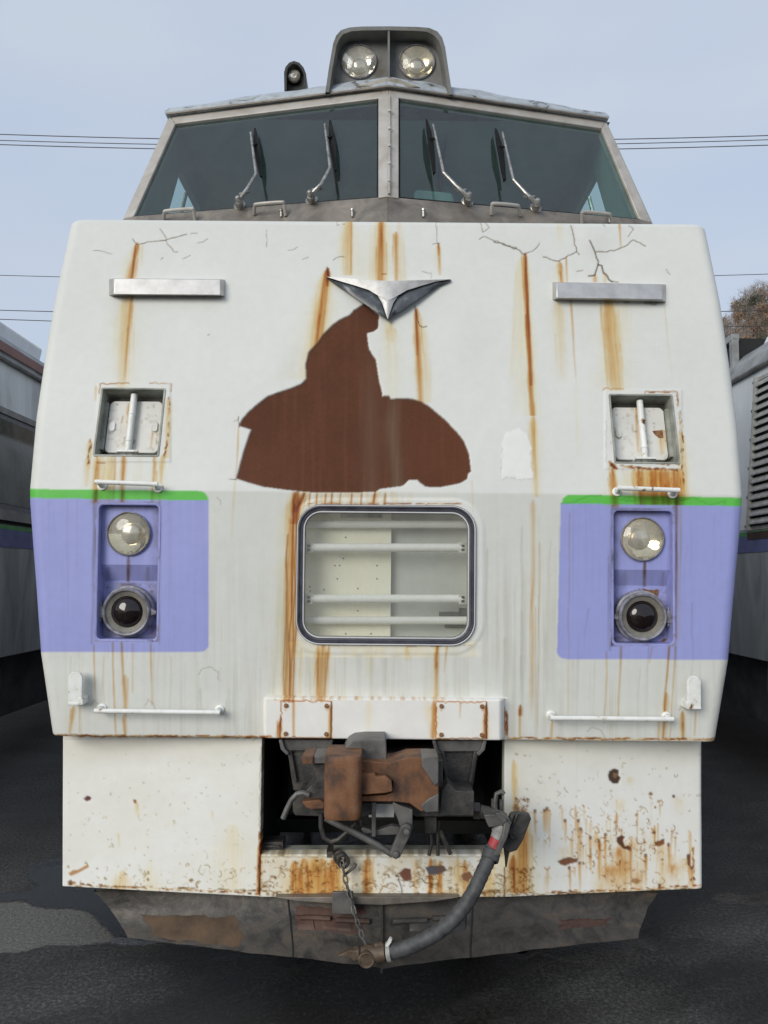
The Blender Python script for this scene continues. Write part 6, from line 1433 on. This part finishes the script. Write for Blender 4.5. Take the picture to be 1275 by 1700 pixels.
rr_, X_, strip, (zg1, zr_, ZB, XS_, lean, zu, Y0, Y1) = side_car(1, 'railcar', 'grey railcar at the right edge with a louvred grille above its faded bands')
zz = lambda v, u=1262: at_x(u, v, XS_, lean, zu).z
yv = lambda u, v: at_x(u, v, XS_, lean, zu).y
zl0, zl1 = at_x(1262, 872, XS_, lean, zu).z, at_x(1262, 632, XS_, lean, zu).z
yl1 = yv(1253.5, 760); yl0 = yl1 - 1.1
lv = strip('louvre_grille', zl0 - .03, zl1 + .03, m_slat, .006, yl0 - .03, yl1 + .03)
strip('louvre_well', zl0, zl1, m_dark, .010, yl0, yl1, lv, None, .003)
for y_ in (yl0 - .02, yl1 - .012): strip('louvre_frame', zl0 - .03, zl1 + .03, m_slat, .035, y_, y_ + .03, lv, None, .03)
ns = 18; ph = (zl1 - zl0) / ns
for k in range(ns):
    z = zl0 + ph * (k + .45); xo = X_(z, .034); xi = X_(z + ph * .5, .010)
    mb = MB(); mb.prism([Vector((xo, yl0, z - ph * .28)), Vector((xo, yl0, z - ph * .10)), Vector((xi, yl0, z + ph * .46)), Vector((xi, yl0, z + ph * .30))], (0, yl1 - yl0, 0)); part('louvre_slat', mb, m_slat, lv, smooth=False)
for k in range(6):
    z = zl0 + (zl1 - zl0) * k / 5; bolt(Vector((X_(z, .008), yl1 + .055, z)), Vector((-1, 0, 0)), .014, lv, m_equip)
strip('grille_sill', zl0 - .10, zl0 - .045, m_plow_r, .008, yl0 - .05, yl1 + .05)
# roof gear: open black box frames and a rounded cowl
mb = MB(); zc = zr_ + .10
def rbox(y0_, y1_, xo, h):
    m2 = MB(); x0 = X_(zr_) + xo
    m2.box((x0, y0_, zc), (x0 + 1.6, y1_, zc + h)); o = part('roof_vent', m2, m_dark, rr_, smooth=False)
    m2 = MB()
    for yy_ in (y0_, y1_): m2.box((x0 - .03, yy_ - .03, zc - .05), (x0 + .03, yy_ + .03, zc + h))
    for z_ in (zc, zc + h): m2.box((x0 - .035, y0_ - .03, z_ - .03), (x0 + .035, y1_ + .03, z_ + .03))
    part('vent_frame', m2, m_carroof, o, bevel=.006)
rbox(6.5, 8.6, .14, .34); rbox(9.0, 11.2, .14, .34)
mb = MB(); L = []
for k, y in enumerate((5.35, 5.38, 5.5, 6.2, 6.3)):
    sc_ = (.2, .8, 1, 1, .4)[k]; L.append([Vector((X_(zr_) + .62 - .40 * math.cos(math.radians(a)) * sc_, y, zr_ + .18 + .34 * math.sin(math.radians(a)) * sc_)) for a in range(0, 181, 15)])
mb.loft(L, False, True, True); part('roof_cowl', mb, m_carw, rr_)

# ================================================================== GROUND, HILL, TREES, CABLES
gc = np.zeros((H_, W_), np.float32)
xs = np.unique(np.concatenate([np.linspace(-2.6, 2.6, 420), np.array([-2000, -600, -200, -80, -40, -20, -12, -8, -6, -4.5, -3.6, -3, 3, 3.6, 4.5, 6, 8, 12, 20, 40, 80, 200, 600, 2000])]))
ys = np.unique(np.concatenate([np.linspace(2.3, 6.0, 340), np.array([-2000, -600, -200, -80, -40, -20, -10, -6, -3, -1.5, -.5, .5, 1.2, 1.8, 6.3, 7, 8, 10, 12, 15, 20, 30, 45, 70, 120, 200, 400, 900, 2000])]))
GX, GY = np.meshgrid(xs, ys); GZ = np.zeros_like(GX)
def wpoly(pts): return [(at_z(u, v, 0).x, at_z(u, v, 0).y) for u, v in pts]
def inpoly(pts, X, Y):
    ins = np.zeros(X.shape, bool)
    for (a0, b0), (a1, b1) in zip(pts, pts[1:] + pts[:1]):
        if b0 == b1: continue
        ins ^= ((b0 > Y) != (b1 > Y)) & (X < (a1 - a0) * (Y - b0) / (b1 - b0) + a0)
    return ins
r2 = np.random.default_rng(5)
def wob(sc_, seed):
    v = 0
    r_ = np.random.default_rng(seed)
    for k in range(5):
        a, b, c, d = r_.normal(size=4); f = sc_ * 1.9 ** k
        v = v + np.sin(GX * f * a + GY * f * b + c * 6) * np.cos(GY * f * d - GX * f * c + a * 6) / 1.6 ** k
    return v
WX, WY = GX + .03 * wob(6, 1), GY + .03 * wob(6, 2)
dry = inpoly(wpoly([(-60, 1500), (0, 1502), (40, 1498), (80, 1507), (120, 1516), (165, 1532), (190, 1546), (196, 1563), (175, 1568), (110, 1570), (60, 1573), (30, 1580), (0, 1584), (-60, 1600)]), WX, WY).astype(float)
wet_shade = inpoly(wpoly([(-60, 1480), (0, 1488), (40, 1478), (62, 1470), (48, 1448), (60, 1432), (104, 1420), (112, 1440), (160, 1478), (260, 1560), (190, 1546), (165, 1530), (120, 1514), (80, 1505), (40, 1496), (0, 1500), (-60, 1498)]), WX, WY).astype(float)
nzz = wob(1.3, 3) * .5
front_wet_shade = ((WY < 3.45) | (np.abs(WX) < 1.25)) & (WY > 1.0)
wet_shade_v = np.clip(.18 + .45 * nzz + .22 * wob(5, 12) + 1.1 * wet_shade + .15 * front_wet_shade + .75 * np.exp(-(WX / 1.0) ** 2) * front_wet_shade + .35 * np.clip((WX - .8) / .6, 0, 1) * (WY > 2.4) * (WY < 4.6) - 1.2 * dry, 0, 1)  # wetness, plus the plough's shadow painted in as darker ground at the centre
pud = np.clip(1 - np.hypot((WX - 0.82) / .34, (WY - 3.42) / .20), 0, 1) + np.clip(1 - np.hypot((WX + 0.95) / .34, (WY - 3.40) / .06), 0, 1) + np.clip(1 - np.hypot((WX - 1.75) / .22, (WY - 3.9) / .10), 0, 1)
pud = np.clip(pud * 2.5 + .5 * wob(9, 8) * (pud > 0), 0, 1)
me = bpy.data.meshes.new('ground')
idx = np.arange(GX.size).reshape(GX.shape); Fq = np.stack([idx[:-1, :-1], idx[:-1, 1:], idx[1:, 1:], idx[1:, :-1]], -1).reshape(-1, 4)
me.vertices.add(GX.size); me.vertices.foreach_set('co', np.stack([GX, GY, GZ], -1).astype(np.float32).ravel())
me.loops.add(Fq.size); me.loops.foreach_set('vertex_index', Fq.astype(np.int32).ravel()); me.polygons.add(len(Fq)); me.polygons.foreach_set('loop_start', np.arange(0, Fq.size, 4, dtype=np.int32)); me.polygons.foreach_set('loop_total', np.full(len(Fq), 4, np.int32))
for nm, arr in (('dry', dry), ('wet_shade', wet_shade_v), ('puddle', pud)):
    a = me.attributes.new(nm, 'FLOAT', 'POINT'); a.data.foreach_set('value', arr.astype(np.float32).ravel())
me.update()
m, n, b, o = mat_new('wet_asphalt')
def attr(nm):
    a = n.nodes.new('ShaderNodeAttribute'); a.attribute_name = nm; return a.outputs['Fac']
def mixc(f, a, bb, bt='MIX'):
    k = n.nodes.new('ShaderNodeMix'); k.data_type = 'RGBA'; k.blend_type = bt
    (n.links.new(f, k.inputs['Factor']) if hasattr(f, 'links') else setattr(k.inputs['Factor'], 'default_value', f))
    for inp, val in ((6, a), (7, bb)):
        if hasattr(val, 'links'): n.links.new(val, k.inputs[inp])
        else: k.inputs[inp].default_value = (*val, 1)
    return k.outputs[2]
stone = noise(n, 62, 4, 0.75); big = noise(n, 2.2, 6, 0.6); fine = noise(n, 240, 2, .6)
base = ramp(n, stone, [(0.30, (0.024, 0.024, 0.022)), (0.48, (0.062, 0.061, 0.057)), (0.60, (0.12, 0.118, 0.112)), (0.74, (0.27, 0.265, 0.25))])
base = mixc(ramp(n, noise(n, 150, 1, .5), [(0.70, G(0)), (0.76, G(1))]), base, (0.30, 0.29, 0.27))
base = mixc(1.0, base, ramp(n, big, [(0.3, G(.7)), (0.7, G(1.2))]), 'MULTIPLY')
base = mixc(attr('wet_shade'), base, mixc(1.0, base, G(.15), 'MULTIPLY'))  # darkens wet ground and the painted plough shadow alike
dryc = ramp(n, stone, [(0.3, (0.10, 0.10, 0.093)), (0.55, (0.19, 0.19, 0.175)), (0.75, (0.30, 0.30, 0.28))])
base = mixc(attr('dry'), base, dryc)
n.links.new(base, b.inputs['Base Color'])
def mathn(op, a, bb):
    k = n.nodes.new('ShaderNodeMath'); k.operation = op; k.use_clamp = True
    for i_, val in enumerate((a, bb)):
        if hasattr(val, 'links'): n.links.new(val, k.inputs[i_])
        else: k.inputs[i_].default_value = val
    return k.outputs[0]
rg = mathn('SUBTRACT', .80, mathn('MULTIPLY', attr('wet_shade'), .58)); rg = mathn('ADD', rg, mathn('MULTIPLY', attr('dry'), .3)); rg = mathn('SUBTRACT', rg, mathn('MULTIPLY', attr('puddle'), .55))
n.links.new(mathn('MAXIMUM', rg, .06), b.inputs['Roughness'])
b.inputs['Specular IOR Level'].default_value = .42
bm_ = n.nodes.new('ShaderNodeBump'); bm_.inputs['Distance'].default_value = .012
n.links.new(mathn('SUBTRACT', mathn('SUBTRACT', .9, mathn('MULTIPLY', attr('wet_shade'), .45)), mathn('MULTIPLY', attr('puddle'), .4)), bm_.inputs['Strength'])
n.links.new(mathn('ADD', stone, mathn('MULTIPLY', fine, .4)), bm_.inputs['Height']); n.links.new(bm_.outputs['Normal'], b.inputs['Normal'])
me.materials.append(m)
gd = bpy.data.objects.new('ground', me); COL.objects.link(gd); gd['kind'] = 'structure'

# hill
m_hill = M('leaf_litter_slope', [(0.3, (0.13, 0.095, 0.07)), (0.6, (0.22, 0.165, 0.125))], .12, 6, .9, bscale=1, bstr=.4, bdist=.3)
def hill_z(x, y): return 88 * math.exp(-((x - 128) / 68) ** 2 - ((y - 215) / 70) ** 2) - .6
mb = MB(); hx = np.linspace(-60, 420, 50); hy = np.linspace(90, 420, 34)
mb.loft([[Vector((x, y, hill_z(x, y))) for x in hx] for y in hy], False)
ho = bpy.data.objects.new('hill', mb.mesh('hill', m_hill)); COL.objects.link(ho); ho['kind'] = 'structure'
m_bark = M('grey_bark', [(0.3, (0.07, 0.055, 0.045)), (0.7, (0.16, 0.13, 0.11))], 3, 4, .9, bstr=0)
m_twig = M('bare_twigs', [(0.35, (0.20, 0.155, 0.125)), (0.5, (0.29, 0.24, 0.20)), (0.68, (0.34, 0.30, 0.265))], .5, 3, .9, bstr=0)
m_twig2 = M('russet_leaves', [(0.35, (0.20, 0.13, 0.085)), (0.7, (0.31, 0.21, 0.135))], .5, 3, .9, bstr=0)
m_twig3 = M('dull_evergreen', [(0.35, (0.06, 0.062, 0.042)), (0.7, (0.11, 0.11, 0.075))], .5, 3, .9, bstr=0)
protos = []
for kind in range(3):
    r_ = np.random.default_rng(40 + kind); Ht = (8.5, 7.0, 8.0)[kind]
    tr = MB(); tr.tube([(0, 0, -1.0), (.05, 0, Ht * .4), (.1, .05, Ht * .9)], [.16, .11, .03], 6)
    cw = MB()
    for k in range(16):
        z0 = Ht * (.25 + .6 * r_.random()); a = r_.uniform(0, 6.28); ln = (Ht - z0 * .75) * .42 * r_.uniform(.6, 1.1)
        e = Vector((math.cos(a) * ln, math.sin(a) * ln, z0 + ln * r_.uniform(.5, 1.1))); tr.tube([(0.05, 0, z0), e * .5 + Vector((0, 0, z0 * .5 + .1)), e], [.05, .03, .012], 4)
        for j in range(34 if kind == 0 else 46):
            t = r_.uniform(.25, 1.15); c = Vector((0, 0, z0)).lerp(e, t) + Vector(r_.normal(size=3)) * .38
            d = Vector((r_.normal(), r_.normal(), abs(r_.normal()) + .5)).normalized() * r_.uniform(.35, .8); wd = Vector(r_.normal(size=3)).cross(d).normalized() * ((.028 if kind == 0 else .11) * r_.uniform(.6, 1.5))
            cw.add([c - wd, c + wd, c + d], [(0, 1, 2)])
    protos.append((tr.mesh('trunk', m_bark), cw.mesh('crown', (m_twig, m_twig2, m_twig3)[kind], smooth=False)))
r_ = np.random.default_rng(9); cnt = 0
TL_ = ['bare twiggy brown tree on the hillside beyond the right-hand railcar', 'russet leafy tree on the hillside beyond the right-hand railcar', 'dull green tree on the hillside beyond the right-hand railcar']
GRP = ['bare trees on the hillside', 'russet trees on the hillside', 'green trees on the hillside']
tries = 0
while cnt < 90 and tries < 6000:
    tries += 1
    y = r_.uniform(120, 215); x = y * r_.uniform(.41, .53)
    z = hill_z(x, y)
    u, v = project(np.array([[x, y, z + 6.0]])); u, v = float(u[0]), float(v[0])
    if not (1188 < u < 1300 and 470 < v < 640): continue
    kind = int(r_.choice([0, 0, 0, 0, 0, 1, 2])); sc_ = r_.uniform(.75, 1.2)
    t = thing('hillside_tree', TL_[kind], 'tree', (x, y, z - .3), GRP[kind]); t.rotation_euler = (0, 0, r_.uniform(0, 6.28)); t.scale = (sc_,) * 3
    for nm, me_ in zip(('trunk', 'crown'), protos[kind]):
        link(bpy.data.objects.new(nm, me_), t)
    cnt += 1

# overhead cables crossing behind
def cable(ul, vl, ur, vr, y, r, label, group):
    a, b = at_y(ul, vl, y), at_y(ur, vr, y); d = (b - a)
    P_ = []
    for k in range(41):
        t = -0.6 + 2.2 * k / 40; q = a + d * t; q.z -= .25 * (4 * t * (1 - t)); P_.append(q)
    o = bpy.data.objects.new('overhead_cable', MB().tube(P_, r, 6).mesh('overhead_cable', m_wire)); COL.objects.link(o)
    o['label'] = label; o['category'] = 'cable'; o['group'] = group
cable(0, 223, 1275, 225, 28, .017, 'highest of the three close cables level with the windscreen', 'cables level with the windscreen')
cable(0, 233, 1275, 232, 28, .015, 'middle of the three close cables level with the windscreen', 'cables level with the windscreen')
cable(0, 240, 1275, 241, 28, .017, 'lowest of the three close cables level with the windscreen', 'cables level with the windscreen')
cable(0, 457, 1275, 455, 32, .014, 'lone thin cable level with the bright trim bars', 'low cables behind the railcars')
cable(0, 515, 1275, 515, 34, .018, 'upper of the two low cables just above the left railcar roof', 'low cables behind the railcars')
cable(0, 530, 1275, 541, 34, .018, 'lower of the two low cables just above the left railcar roof', 'low cables behind the railcars')
